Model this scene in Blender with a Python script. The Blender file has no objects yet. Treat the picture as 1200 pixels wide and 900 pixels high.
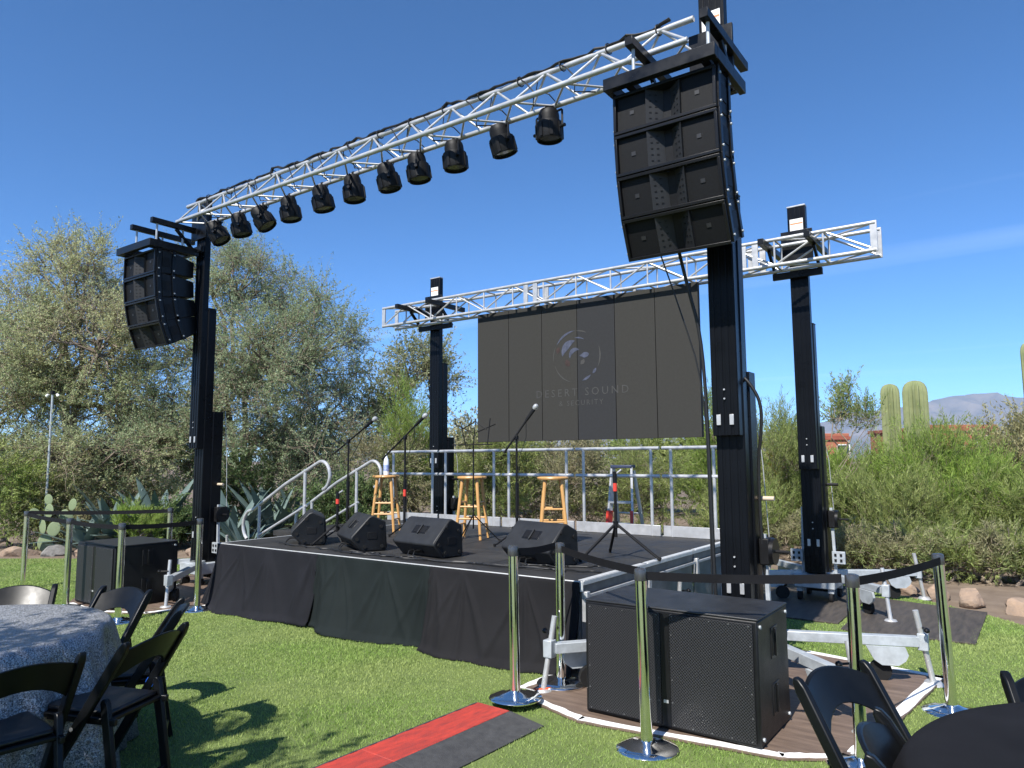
import bpy, math, random
import numpy as np
from mathutils import Vector, Matrix, Euler
R = math.radians
PI = math.pi
scene = bpy.context.scene
C = scene.collection

# ------------------------------------------------------------------ camera, sky, sun
CAM = Vector((7.593, -4.888, 1.626))
YAW, PITCH, ROLL, FPX = R(-35.51), R(6.0), R(-0.32), 846.3
cam_d = bpy.data.cameras.new('camera'); cam = bpy.data.objects.new('camera', cam_d); C.objects.link(cam)
cam_d.sensor_width = 36.0; cam_d.lens = FPX / 1200 * 36.0
cam_d.clip_start = 0.05; cam_d.clip_end = 40000
fw = Vector((math.sin(YAW) * math.cos(PITCH), math.cos(YAW) * math.cos(PITCH), math.sin(PITCH)))
rt = Vector((math.cos(YAW), -math.sin(YAW), 0)); up = rt.cross(fw)
r2 = rt * math.cos(ROLL) + up * math.sin(ROLL); u2 = up * math.cos(ROLL) - rt * math.sin(ROLL)
m3 = Matrix((r2, u2, -fw)).transposed()
cam.matrix_world = Matrix.Translation(CAM) @ m3.to_4x4()
scene.camera = cam

SUN = Vector((0.06, -0.655, 0.755)).normalized()
world = bpy.data.worlds.new('World'); scene.world = world; world.use_nodes = True
wn = world.node_tree.nodes; wl = world.node_tree.links; wn.clear()
wo = wn.new('ShaderNodeOutputWorld'); wb = wn.new('ShaderNodeBackground')
sky = wn.new('ShaderNodeTexSky'); sky.sky_type = 'NISHITA'; sky.sun_disc = False
sky.sun_elevation = math.asin(SUN.z); sky.sun_rotation = math.atan2(SUN.x, SUN.y)
sky.altitude = 1500; sky.air_density = 0.55; sky.dust_density = 0.3; sky.ozone_density = 5.0
wb.inputs[1].default_value = 0.148
# thin cirrus: noise on the dome projected to a high flat layer
tc = wn.new('ShaderNodeTexCoord'); sx = wn.new('ShaderNodeSeparateXYZ'); wl.new(tc.outputs['Generated'], sx.inputs[0])
def wmath(op, a, b=None, clamp=False):
    n = wn.new('ShaderNodeMath'); n.operation = op; n.use_clamp = clamp
    for i, v in enumerate((a, b)):
        if v is None: continue
        if isinstance(v, (int, float)): n.inputs[i].default_value = v
        else: wl.new(v, n.inputs[i])
    return n.outputs[0]
zc = wmath('MAXIMUM', sx.outputs[2], 0.03)
cb = wn.new('ShaderNodeCombineXYZ'); wl.new(wmath('DIVIDE', sx.outputs[0], zc), cb.inputs[0]); wl.new(wmath('DIVIDE', sx.outputs[1], zc), cb.inputs[1])
mp = wn.new('ShaderNodeMapping'); mp.inputs['Rotation'].default_value = (0, 0, R(-28)); mp.inputs['Scale'].default_value = (0.12, 1.1, 1)
wl.new(cb.outputs[0], mp.inputs[0])
nz = wn.new('ShaderNodeTexNoise'); nz.inputs['Scale'].default_value = 0.8; nz.inputs['Detail'].default_value = 5; nz.inputs['Distortion'].default_value = 0.4
wl.new(mp.outputs[0], nz.inputs['Vector'])
cr = wn.new('ShaderNodeMapRange'); cr.inputs['From Min'].default_value = 0.60; cr.inputs['From Max'].default_value = 0.80
cr.inputs['To Max'].default_value = 0.13; wl.new(nz.outputs['Fac'], cr.inputs['Value'])
fade = wn.new('ShaderNodeMapRange'); fade.inputs['From Min'].default_value = 0.03; fade.inputs['From Max'].default_value = 0.12; wl.new(sx.outputs[2], fade.inputs['Value'])
mx = wn.new('ShaderNodeMixRGB'); mx.inputs[2].default_value = (6.6, 7.4, 8.6, 1)
wl.new(wmath('MULTIPLY', cr.outputs[0], fade.outputs[0]), mx.inputs[0]); hsn = wn.new('ShaderNodeHueSaturation'); hsn.inputs['Saturation'].default_value = 1.13; hsn.inputs['Hue'].default_value = 0.498
wl.new(sky.outputs[0], hsn.inputs['Color']); wl.new(hsn.outputs[0], mx.inputs[1])
wl.new(mx.outputs[0], wb.inputs[0]); wl.new(wb.outputs[0], wo.inputs[0])

sun_d = bpy.data.lights.new('sun', 'SUN'); sun_d.energy = 4.6; sun_d.angle = R(0.53); sun_d.color = (1.0, 0.96, 0.90)
sun = bpy.data.objects.new('sun', sun_d); C.objects.link(sun)
sun.rotation_euler = (-SUN).to_track_quat('-Z', 'Y').to_euler(); sun.location = SUN * 60
scene.view_settings.view_transform = 'Standard'; scene.view_settings.look = 'None'
scene.view_settings.exposure = 0.85; scene.view_settings.gamma = 1.0

# ------------------------------------------------------------------ helpers
FWD = Vector((math.sin(YAW), math.cos(YAW), 0))
def P(u, v, d):
    """a point of the site seen at photo pixel u,v, d metres ahead"""
    q = fw + r2 * ((u - 600) / FPX) - u2 * ((v - 450) / FPX)
    return CAM + q * (d / q.dot(FWD))

class MB:
    def __init__(s): s.v = []; s.f = []
    def add(s, vs, fs):
        o = len(s.v); s.v.extend([tuple(x) for x in vs]); s.f.extend([tuple(i + o for i in f) for f in fs]); return s
    def box(s, c, d, rot=None):
        hx, hy, hz = d[0] / 2, d[1] / 2, d[2] / 2
        vs = [Vector((x, y, z)) for x in (-hx, hx) for y in (-hy, hy) for z in (-hz, hz)]
        if rot is not None:
            m = rot if isinstance(rot, Matrix) else Euler(rot).to_matrix()
            vs = [m @ v for v in vs]
        vs = [v + Vector(c) for v in vs]
        return s.add(vs, [(0, 1, 3, 2), (4, 6, 7, 5), (0, 4, 5, 1), (2, 3, 7, 6), (0, 2, 6, 4), (1, 5, 7, 3)])
    def span(s, x0, x1, y0, y1, z0, z1):
        return s.box(((x0 + x1) / 2, (y0 + y1) / 2, (z0 + z1) / 2), (x1 - x0, y1 - y0, z1 - z0))
    def bar(s, a, b, w, h, roll=0):
        a = Vector(a); b = Vector(b); d = b - a; q = d.to_track_quat('X', 'Z').to_matrix()
        if roll: q = q @ Matrix.Rotation(roll, 3, 'X')
        return s.box((a + b) / 2, (d.length, w, h), q)
    def ring(s, c, ax, r, n, ph=0):
        ax = Vector(ax).normalized(); e1 = ax.orthogonal().normalized(); e2 = ax.cross(e1)
        return [Vector(c) + (e1 * math.cos(ph + 2 * PI * i / n) + e2 * math.sin(ph + 2 * PI * i / n)) * r for i in range(n)]
    def cyl(s, a, b, r0, r1=None, n=12, caps=True):
        r1 = r0 if r1 is None else r1; ax = Vector(b) - Vector(a)
        A = s.ring(a, ax, r0, n); B = s.ring(b, ax, r1, n)
        fs = [(i, (i + 1) % n, n + (i + 1) % n, n + i) for i in range(n)]
        if caps: fs += [tuple(reversed(range(n))), tuple(range(n, 2 * n))]
        return s.add(A + B, fs)
    def tube(s, pts, r, n=8, caps=True):
        pts = [Vector(p) for p in pts]; N = len(pts); rr = r if isinstance(r, (list, tuple)) else [r] * N
        vs = []; e = None
        for i, p in enumerate(pts):
            t = (pts[min(i + 1, N - 1)] - pts[max(i - 1, 0)])
            if t.length < 1e-9: t = Vector((0, 0, 1))
            t.normalize()
            if e is None: e = t.orthogonal().normalized()
            e = (e - t * e.dot(t))
            if e.length < 1e-6: e = t.orthogonal()
            e.normalize(); e2 = t.cross(e)
            vs += [p + (e * math.cos(2 * PI * k / n) + e2 * math.sin(2 * PI * k / n)) * rr[i] for k in range(n)]
        fs = [(i * n + k, i * n + (k + 1) % n, (i + 1) * n + (k + 1) % n, (i + 1) * n + k) for i in range(N - 1) for k in range(n)]
        if caps: fs += [tuple(reversed(range(n))), tuple(range((N - 1) * n, N * n))]
        return s.add(vs, fs)
    def lathe(s, prof, c=(0, 0, 0), n=20, M=None):
        vs = []
        for (r, z) in prof:
            for k in range(n):
                p = Vector((r * math.cos(2 * PI * k / n), r * math.sin(2 * PI * k / n), z))
                if M is not None: p = M @ p
                vs.append(p + Vector(c))
        m = len(prof)
        fs = [(i * n + k, i * n + (k + 1) % n, (i + 1) * n + (k + 1) % n, (i + 1) * n + k) for i in range(m - 1) for k in range(n)]
        fs += [tuple(reversed(range(n))), tuple(range((m - 1) * n, m * n))]
        return s.add(vs, fs)
    def prism(s, poly, a, b, f):
        """poly of 2d points, f(u, v, t) -> 3d, extruded from t=a to t=b"""
        n = len(poly)
        vs = [f(u, v, a) for u, v in poly] + [f(u, v, b) for u, v in poly]
        fs = [(i, (i + 1) % n, n + (i + 1) % n, n + i) for i in range(n)] + [tuple(reversed(range(n))), tuple(range(n, 2 * n))]
        return s.add(vs, fs)
    def mesh(s, name, sharp=35):
        me = bpy.data.meshes.new(name); me.from_pydata(s.v, [], s.f); me.validate(); me.update()
        import bmesh
        bm = bmesh.new(); bm.from_mesh(me); bmesh.ops.recalc_face_normals(bm, faces=bm.faces); bm.to_mesh(me); bm.free()
        if sharp is not None:
            me.polygons.foreach_set('use_smooth', [True] * len(me.polygons)); me.set_sharp_from_angle(angle=R(sharp))
        return me
    def build(s, name, m, parent=None, bevel=0, sharp=35, loc=None):
        return link(name, s.mesh(name, sharp), m, parent, bevel, loc)

def link(name, me, m, parent=None, bevel=0, loc=None):
    o = bpy.data.objects.new(name, me); C.objects.link(o)
    if m is not None and not me.materials: me.materials.append(m)
    if parent is not None: o.parent = parent
    if loc is not None: o.location = loc
    if bevel:
        b = o.modifiers.new('bevel', 'BEVEL'); b.width = bevel; b.segments = 2; b.limit_method = 'ANGLE'; b.angle_limit = R(40)
    return o
def tag(o, label, cat, group=None):
    o['label'] = label; o['category'] = cat
    if group: o['group'] = group
    return o
def thing(name, label, cat, loc=(0, 0, 0), rotz=0, group=None):
    o = bpy.data.objects.new(name, None); C.objects.link(o); o.empty_display_size = 0.1
    o.location = loc; o.rotation_euler = (0, 0, rotz)
    return tag(o, label, cat, group)
def kids(o): return [c for c in o.children]
def dup(root, loc, rotz=None, label=None, scale=None):
    r = root.copy(); C.objects.link(r); r.location = loc
    if rotz is not None: r.rotation_euler = (0, 0, rotz)
    if label: r['label'] = label
    if scale: r.scale = scale
    for ch in kids(root):
        c = ch.copy(); C.objects.link(c); c.parent = r
        for g in kids(ch):
            d = g.copy(); C.objects.link(d); d.parent = c
    return r
def structure(o): o['kind'] = 'structure'; return o

# ------------------------------------------------------------------ materials
MATS = {}
def mat(name, col, rough=0.5, metal=0.0, var=0.0, vscale=6.0, bump=0.0, bscale=80.0, spec=0.5, rvar=0.0, col2=None, stretch=None, coat=0):
    m = bpy.data.materials.new(name); m.use_nodes = True; nt = m.node_tree; b = nt.nodes['Principled BSDF']
    b.inputs['Base Color'].default_value = (*col, 1); b.inputs['Roughness'].default_value = rough; b.inputs['Metallic'].default_value = metal
    b.inputs['Specular IOR Level'].default_value = spec
    if coat: b.inputs['Coat Weight'].default_value = coat; b.inputs['Coat Roughness'].default_value = 0.15
    t = nt.nodes.new('ShaderNodeTexCoord'); vec = t.outputs['Object']
    if stretch:
        mp = nt.nodes.new('ShaderNodeMapping'); mp.inputs['Scale'].default_value = stretch; nt.links.new(vec, mp.inputs[0]); vec = mp.outputs[0]
    if var or col2:
        n = nt.nodes.new('ShaderNodeTexNoise'); n.inputs['Scale'].default_value = vscale; n.inputs['Detail'].default_value = 6; n.inputs['Roughness'].default_value = 0.62
        nt.links.new(vec, n.inputs['Vector'])
        r = nt.nodes.new('ShaderNodeMapRange'); r.inputs['From Min'].default_value = 0.3; r.inputs['From Max'].default_value = 0.7; nt.links.new(n.outputs['Fac'], r.inputs['Value'])
        mx = nt.nodes.new('ShaderNodeMixRGB')
        c2 = col2 or tuple(min(1, c * (1 + var)) for c in col); c1 = col if col2 else tuple(c * (1 - var) for c in col)
        mx.inputs[1].default_value = (*c1, 1); mx.inputs[2].default_value = (*c2, 1)
        nt.links.new(r.outputs[0], mx.inputs[0]); nt.links.new(mx.outputs[0], b.inputs['Base Color'])
        if rvar:
            rr = nt.nodes.new('ShaderNodeMapRange'); rr.inputs['To Min'].default_value = max(0, rough - rvar); rr.inputs['To Max'].default_value = min(1, rough + rvar)
            nt.links.new(r.outputs[0], rr.inputs['Value']); nt.links.new(rr.outputs[0], b.inputs['Roughness'])
    if bump:
        n2 = nt.nodes.new('ShaderNodeTexNoise'); n2.inputs['Scale'].default_value = bscale; n2.inputs['Detail'].default_value = 4; nt.links.new(vec, n2.inputs['Vector'])
        bp = nt.nodes.new('ShaderNodeBump'); bp.inputs['Strength'].default_value = bump; bp.inputs['Distance'].default_value = 0.01
        nt.links.new(n2.outputs['Fac'], bp.inputs['Height']); nt.links.new(bp.outputs[0], b.inputs['Normal'])
    MATS[name] = m; return m

def leafmat(name, dark, light, trans=0.3, rough=0.55, patch=None):
    m = bpy.data.materials.new(name); m.use_nodes = True; nt = m.node_tree; b = nt.nodes['Principled BSDF']; out = nt.nodes['Material Output']
    g = nt.nodes.new('ShaderNodeNewGeometry'); mx = nt.nodes.new('ShaderNodeMixRGB')
    mx.inputs[1].default_value = (*dark, 1); mx.inputs[2].default_value = (*light, 1); nt.links.new(g.outputs['Random Per Island'], mx.inputs[0])
    col = mx.outputs[0]
    if patch:
        t = nt.nodes.new('ShaderNodeTexCoord'); n = nt.nodes.new('ShaderNodeTexNoise'); n.inputs['Scale'].default_value = patch[1]; n.inputs['Detail'].default_value = 3
        nt.links.new(t.outputs['Object'], n.inputs['Vector'])
        r = nt.nodes.new('ShaderNodeMapRange'); r.inputs['From Min'].default_value = 0.42; r.inputs['From Max'].default_value = 0.62; r.inputs['To Max'].default_value = patch[2]; nt.links.new(n.outputs['Fac'], r.inputs['Value'])
        m2 = nt.nodes.new('ShaderNodeMixRGB'); m2.inputs[2].default_value = (*patch[0], 1); nt.links.new(r.outputs[0], m2.inputs[0]); nt.links.new(col, m2.inputs[1]); col = m2.outputs[0]
    nt.links.new(col, b.inputs['Base Color']); b.inputs['Roughness'].default_value = rough; b.inputs['Specular IOR Level'].default_value = 0.3
    tr = nt.nodes.new('ShaderNodeBsdfTranslucent'); nt.links.new(col, tr.inputs[0])
    ms = nt.nodes.new('ShaderNodeMixShader'); ms.inputs[0].default_value = trans
    nt.links.new(b.outputs[0], ms.inputs[1]); nt.links.new(tr.outputs[0], ms.inputs[2]); nt.links.new(ms.outputs[0], out.inputs[0])
    MATS[name] = m; return m

def grille_mat():
    m = mat('perforated_grille', (0.03, 0.03, 0.032), 0.5, 0.3); nt = m.node_tree; b = nt.nodes['Principled BSDF']
    t = nt.nodes.new('ShaderNodeTexCoord'); mp = nt.nodes.new('ShaderNodeMapping'); mp.inputs['Rotation'].default_value = (0, R(45), 0); mp.inputs['Scale'].default_value = (78, 0, 78)
    nt.links.new(t.outputs['Object'], mp.inputs[0])
    v = nt.nodes.new('ShaderNodeTexVoronoi'); v.inputs['Randomness'].default_value = 0.0; v.inputs['Scale'].default_value = 1.0; nt.links.new(mp.outputs[0], v.inputs['Vector'])
    r = nt.nodes.new('ShaderNodeMapRange'); r.inputs['From Min'].default_value = 0.36; r.inputs['From Max'].default_value = 0.44; nt.links.new(v.outputs['Distance'], r.inputs['Value'])
    mx = nt.nodes.new('ShaderNodeMixRGB'); mx.inputs[1].default_value = (0.004, 0.004, 0.005, 1); mx.inputs[2].default_value = (0.032, 0.032, 0.034, 1)
    nt.links.new(r.outputs[0], mx.inputs[0]); nt.links.new(mx.outputs[0], b.inputs['Base Color'])
    bp = nt.nodes.new('ShaderNodeBump'); bp.inputs['Strength'].default_value = 0.6; bp.inputs['Distance'].default_value = 0.003; nt.links.new(r.outputs[0], bp.inputs['Height']); nt.links.new(bp.outputs[0], b.inputs['Normal'])
    return m

ALU = mat('brushed_aluminium', (0.49, 0.49, 0.485), 0.40, 0.45, var=0.12, vscale=9, rvar=0.08)
ALUW = mat('bright_aluminium_edge', (0.62, 0.62, 0.60), 0.45, 0.35, var=0.12, vscale=14)
GREYP = mat('grey_painted_steel', (0.40, 0.43, 0.45), 0.45, 0.25, var=0.16, vscale=14, rvar=0.1, bump=0.05)
CHROME = mat('polished_chrome', (0.86, 0.86, 0.84), 0.10, 1.0, var=0.05, vscale=25, rvar=0.04)
BSTEEL = mat('black_powder_coat', (0.005, 0.0055, 0.0065), 0.34, 0.0, var=0.4, vscale=7, rvar=0.1, bump=0.03, bscale=250, spec=0.3)
MASTM = mat('black_mast_extrusion', (0.0045, 0.0052, 0.0068), 0.30, 0.0, var=0.15, vscale=3, rvar=0.05, spec=0.16)
BMATTE = mat('matte_black_metal', (0.006, 0.006, 0.0066), 0.55, 0.0, var=0.35, vscale=10, bump=0.05, spec=0.25)
BPLAST = mat('black_plastic', (0.0066, 0.0066, 0.0072), 0.36, 0.0, var=0.25, vscale=12, bump=0.04, bscale=300, spec=0.3)
CAB = mat('black_textured_cabinet', (0.007, 0.0073, 0.008), 0.45, 0.0, var=0.35, vscale=5, bump=0.12, bscale=420, rvar=0.08, spec=0.3)
CABTOP = mat('scuffed_cabinet_lid', (0.0099, 0.0105, 0.0116), 0.48, 0.0, col2=(0.0275, 0.0286, 0.0303), vscale=7, bump=0.1, bscale=300)
WEDGE = mat('charcoal_monitor_paint', (0.021, 0.0218, 0.0232), 0.5, 0.0, var=0.25, vscale=8, bump=0.1, bscale=500, spec=0.3)
GRILLE = grille_mat()
FINEG = mat('fine_speaker_grille', (0.0052, 0.0055, 0.0062), 0.6, 0.0, var=0.4, vscale=90, bump=0.2, bscale=600, spec=0.2)
HORN = mat('charcoal_waveguide', (0.0216, 0.0222, 0.0234), 0.5, 0.0, var=0.2, vscale=12, spec=0.3)
RUBBER = mat('black_rubber', (0.0084, 0.0084, 0.0084), 0.75, var=0.3, vscale=20, spec=0.3)
CABLE = mat('black_cable', (0.010, 0.010, 0.010), 0.5)
ORANGE = mat('orange_cable', (0.60, 0.10, 0.03), 0.5)
REDP = mat('red_tag', (0.62, 0.05, 0.03), 0.5)
REDLID = mat('red_ramp_lid', (0.52, 0.05, 0.03), 0.65, col2=(0.26, 0.035, 0.028), vscale=9, stretch=(3, 1, 1), bump=0.5, bscale=90)
RAMP = mat('grey_black_ramp_rubber', (0.032, 0.032, 0.033), 0.8, col2=(0.06, 0.06, 0.06), vscale=20, bump=0.4, bscale=160)
DECK = mat('dusty_black_deck', (0.0165, 0.0165, 0.0165), 0.62, col2=(0.0413, 0.0398, 0.0375), vscale=3.2, bump=0.12, bscale=140, rvar=0.12, spec=0.3)
SIDEP = mat('weathered_side_panel', (0.10, 0.098, 0.09), 0.6, col2=(0.20, 0.195, 0.18), vscale=4)
PLY = mat('dark_stained_plywood', (0.085, 0.058, 0.043), 0.6, col2=(0.19, 0.135, 0.10), vscale=3.2, stretch=(1, 7, 1), bump=0.2, bscale=40)
PLY2 = mat('black_stained_plywood', (0.035, 0.030, 0.026), 0.6, col2=(0.085, 0.070, 0.056), vscale=3.4, stretch=(6, 1, 1), bump=0.2, bscale=40)
TAPE = mat('white_gaffer_tape', (0.78, 0.78, 0.76), 0.6, var=0.08, vscale=20)
DR1 = mat('black_skirt_cloth', (0.0128, 0.0132, 0.0162), 0.85, var=0.15, vscale=3, bump=0.1, bscale=700, spec=0.1)
DR2 = mat('greenish_black_skirt_cloth', (0.0116, 0.0153, 0.0153), 0.85, var=0.15, vscale=3, bump=0.1, bscale=700, spec=0.1)
DR3 = mat('brownish_black_skirt_cloth', (0.0142, 0.0138, 0.0150), 0.85, var=0.15, vscale=3, bump=0.1, bscale=700, spec=0.1)
WOOD = mat('varnished_pine', (0.46, 0.24, 0.075), 0.4, col2=(0.60, 0.34, 0.12), vscale=6, stretch=(6, 6, 1), bump=0.05)
CHAIR = mat('black_resin_chair', (0.0048, 0.0054, 0.006), 0.36, var=0.3, vscale=8, rvar=0.06, spec=0.25)
PAD = mat('black_vinyl_pad', (0.006, 0.006, 0.0066), 0.38, var=0.3, vscale=14, bump=0.08, bscale=200)
BLUET = mat('blue_tape', (0.02, 0.13, 0.60), 0.5)
BCLOTH = mat('black_table_linen', (0.0105, 0.0105, 0.012), 0.85, var=0.2, vscale=4, bump=0.15, bscale=500, spec=0.1)
SCR = [mat('led_face_warm_grey', (0.0365, 0.0354, 0.0316), 0.7, var=0.08, vscale=30, bump=0.05, bscale=900, spec=0.15),
       mat('led_face_cool_grey', (0.029, 0.0296, 0.0307), 0.7, var=0.08, vscale=30, bump=0.05, bscale=900, spec=0.15)]
LOGO = mat('dim_blue_led_pixels', (0.066, 0.074, 0.105), 0.6, var=0.4, vscale=14, spec=0.15)
LOGO2 = mat('dim_grey_led_pixels', (0.060, 0.059, 0.057), 0.6, var=0.15, vscale=16, spec=0.15)
LOGOR = mat('dim_red_led_pixels', (0.048, 0.033, 0.030), 0.6, var=0.3, vscale=16, spec=0.15)
LABELW = mat('white_sticker', (0.72, 0.72, 0.70), 0.5, var=0.05)
LABELO = mat('orange_sticker_band', (0.75, 0.22, 0.06), 0.5)
GLASSD = mat('dark_lens', (0.03, 0.035, 0.04), 0.08, 0.0, spec=0.8)
BOTTLE = mat('clear_bottle_plastic', (0.75, 0.80, 0.84), 0.12, 0.0, spec=0.6)
BLABEL = mat('blue_bottle_label', (0.05, 0.12, 0.42), 0.45, col2=(0.55, 0.62, 0.75), vscale=40)
BARK = mat('grey_brown_bark', (0.13, 0.10, 0.078), 0.9, col2=(0.26, 0.21, 0.165), vscale=14, bump=0.6, bscale=60)
TWIG = mat('dry_tan_twig', (0.33, 0.27, 0.19), 0.9, col2=(0.17, 0.135, 0.095), vscale=9)
GTWIG = mat('green_brown_twig', (0.17, 0.175, 0.085), 0.9, col2=(0.12, 0.09, 0.06), vscale=7)
STONE = mat('tan_boulder', (0.36, 0.25, 0.17), 0.95, col2=(0.20, 0.155, 0.12), vscale=7, bump=1.0, bscale=22)
STONEG = mat('grey_boulder', (0.25, 0.235, 0.215), 0.95, col2=(0.13, 0.125, 0.115), vscale=7, bump=1.0, bscale=22)
DESERT = mat('desert_gravel', (0.12, 0.085, 0.058), 0.95, col2=(0.21, 0.16, 0.115), vscale=2.5, bump=0.8, bscale=50)
AGAVE = mat('blue_green_agave', (0.075, 0.115, 0.105), 0.5, col2=(0.14, 0.19, 0.17), vscale=4, stretch=(1, 1, 0.4))
PAD_G = mat('prickly_pear_pad', (0.15, 0.20, 0.10), 0.6, col2=(0.22, 0.26, 0.14), vscale=12, bump=0.2, bscale=40)
SAGU = mat('saguaro_skin', (0.16, 0.19, 0.08), 0.75, col2=(0.24, 0.26, 0.12), vscale=4, bump=0.3, bscale=50)
ADOBE = mat('red_adobe_wall', (0.33, 0.115, 0.065), 0.9, var=0.15, vscale=0.8)
ROOFR = mat('red_brown_roof', (0.26, 0.075, 0.045), 0.85, var=0.2, vscale=1.2)
WIN = mat('dark_window_glass', (0.03, 0.035, 0.04), 0.1)
WHITEP = mat('white_paint', (0.75, 0.75, 0.73), 0.5, var=0.08)
ROCK = mat('mountain_rock', (0.085, 0.088, 0.10), 0.95, col2=(0.22, 0.19, 0.17), vscale=0.004, bump=1.0, bscale=0.02)

HEADM = mat('dark_chrome_head', (0.10, 0.10, 0.10), 0.25, 0.6)
GRIP = mat('pale_wood_grip', (0.52, 0.42, 0.30), 0.6, var=0.15)
BADGE = mat('dull_badge', (0.016, 0.016, 0.017), 0.5)
SCREW = mat('dull_screw', (0.12, 0.12, 0.12), 0.5, 0.3)
# sequin cloth
def sequin():
    m = mat('silver_sequin_cloth', (0.30, 0.31, 0.32), 0.36, 0.35); nt = m.node_tree; b = nt.nodes['Principled BSDF']
    t = nt.nodes.new('ShaderNodeTexCoord'); v = nt.nodes.new('ShaderNodeTexVoronoi'); v.inputs['Scale'].default_value = 210; nt.links.new(t.outputs['Object'], v.inputs['Vector'])
    mx = nt.nodes.new('ShaderNodeMixRGB'); mx.inputs[1].default_value = (0.07, 0.073, 0.078, 1); mx.inputs[2].default_value = (0.50, 0.505, 0.515, 1)
    s = nt.nodes.new('ShaderNodeSeparateColor'); nt.links.new(v.outputs['Color'], s.inputs[0]); nt.links.new(s.outputs[0], mx.inputs[0]); nt.links.new(mx.outputs[0], b.inputs['Base Color'])
    g = nt.nodes.new('ShaderNodeNewGeometry'); sub = nt.nodes.new('ShaderNodeVectorMath'); sub.operation = 'SUBTRACT'; sub.inputs[1].default_value = (0.5, 0.5, 0.5); nt.links.new(v.outputs['Color'], sub.inputs[0])
    sc = nt.nodes.new('ShaderNodeVectorMath'); sc.operation = 'SCALE'; sc.inputs['Scale'].default_value = 0.7; nt.links.new(sub.outputs[0], sc.inputs[0])
    ad = nt.nodes.new('ShaderNodeVectorMath'); nt.links.new(g.outputs['Normal'], ad.inputs[0]); nt.links.new(sc.outputs[0], ad.inputs[1])
    nm = nt.nodes.new('ShaderNodeVectorMath'); nm.operation = 'NORMALIZE'; nt.links.new(ad.outputs[0], nm.inputs[0]); nt.links.new(nm.outputs[0], b.inputs['Normal'])
    return m
SEQ = sequin()

# ------------------------------------------------------------------ ground
def lawn_mat():
    m = mat('turf_soil', (0.085, 0.12, 0.030), 0.9, col2=(0.14, 0.185, 0.05), vscale=1.6, bump=0.5, bscale=90)
    return m
TURF = lawn_mat()
BLADE = leafmat('grass_blade', (0.17, 0.285, 0.05), (0.39, 0.52, 0.15), 0.4, patch=((0.42, 0.45, 0.18), 0.8, 0.45))
def poly_sheet(name, pts, z, m):
    me = bpy.data.meshes.new(name); me.from_pydata([(x, y, z) for x, y in pts], [], [tuple(range(len(pts)))]); me.update()
    return link(name, me, m)
structure(poly_sheet('desert_ground', [(-9000, -9000), (9000, -9000), (9000, 9000), (-9000, 9000)], -0.012, DESERT))
LAWN = [(-30, -14), (-7.6, -0.4), (-6.8, 0.25), (-6.1, 0.7), (-5.4, 1.15), (-4.2, 1.95), (-3.0, 3.2), (-2.2, 5.0), (-0.5, 6.3), (2.0, 6.6), (4.4, 6.2),
        (5.9, 5.1), (6.5, 4.75), (7.0, 4.35), (7.45, 3.85), (8.2, 3.3), (10.5, 2.4), (22, 0), (22, -14)]
structure(poly_sheet('lawn', LAWN, 0.0, TURF))
rng = np.random.default_rng(11)
def inside(px, py, poly):
    c = np.zeros(len(px), bool); n = len(poly)
    for i in range(n):
        x1, y1 = poly[i]; x2, y2 = poly[(i + 1) % n]
        t = ((y1 > py) != (y2 > py)) & (px < (x2 - x1) * (py - y1) / (y2 - y1 + 1e-12) + x1); c ^= t
    return c
def np_mesh(name, V, F, m, parent=None, smooth=False):
    V = np.asarray(V, np.float32); F = np.asarray(F, np.int32); k = F.shape[1]
    me = bpy.data.meshes.new(name); me.vertices.add(len(V)); me.vertices.foreach_set('co', V.ravel())
    me.loops.add(F.size); me.loops.foreach_set('vertex_index', F.ravel())
    me.polygons.add(len(F)); me.polygons.foreach_set('loop_start', np.arange(0, F.size, k, dtype=np.int32))
    if smooth: me.polygons.foreach_set('use_smooth', np.ones(len(F), bool))
    me.update(calc_edges=True); me.materials.append(m)
    o = bpy.data.objects.new(name, me); C.objects.link(o)
    if parent is not None: o.parent = parent
    return o
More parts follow.
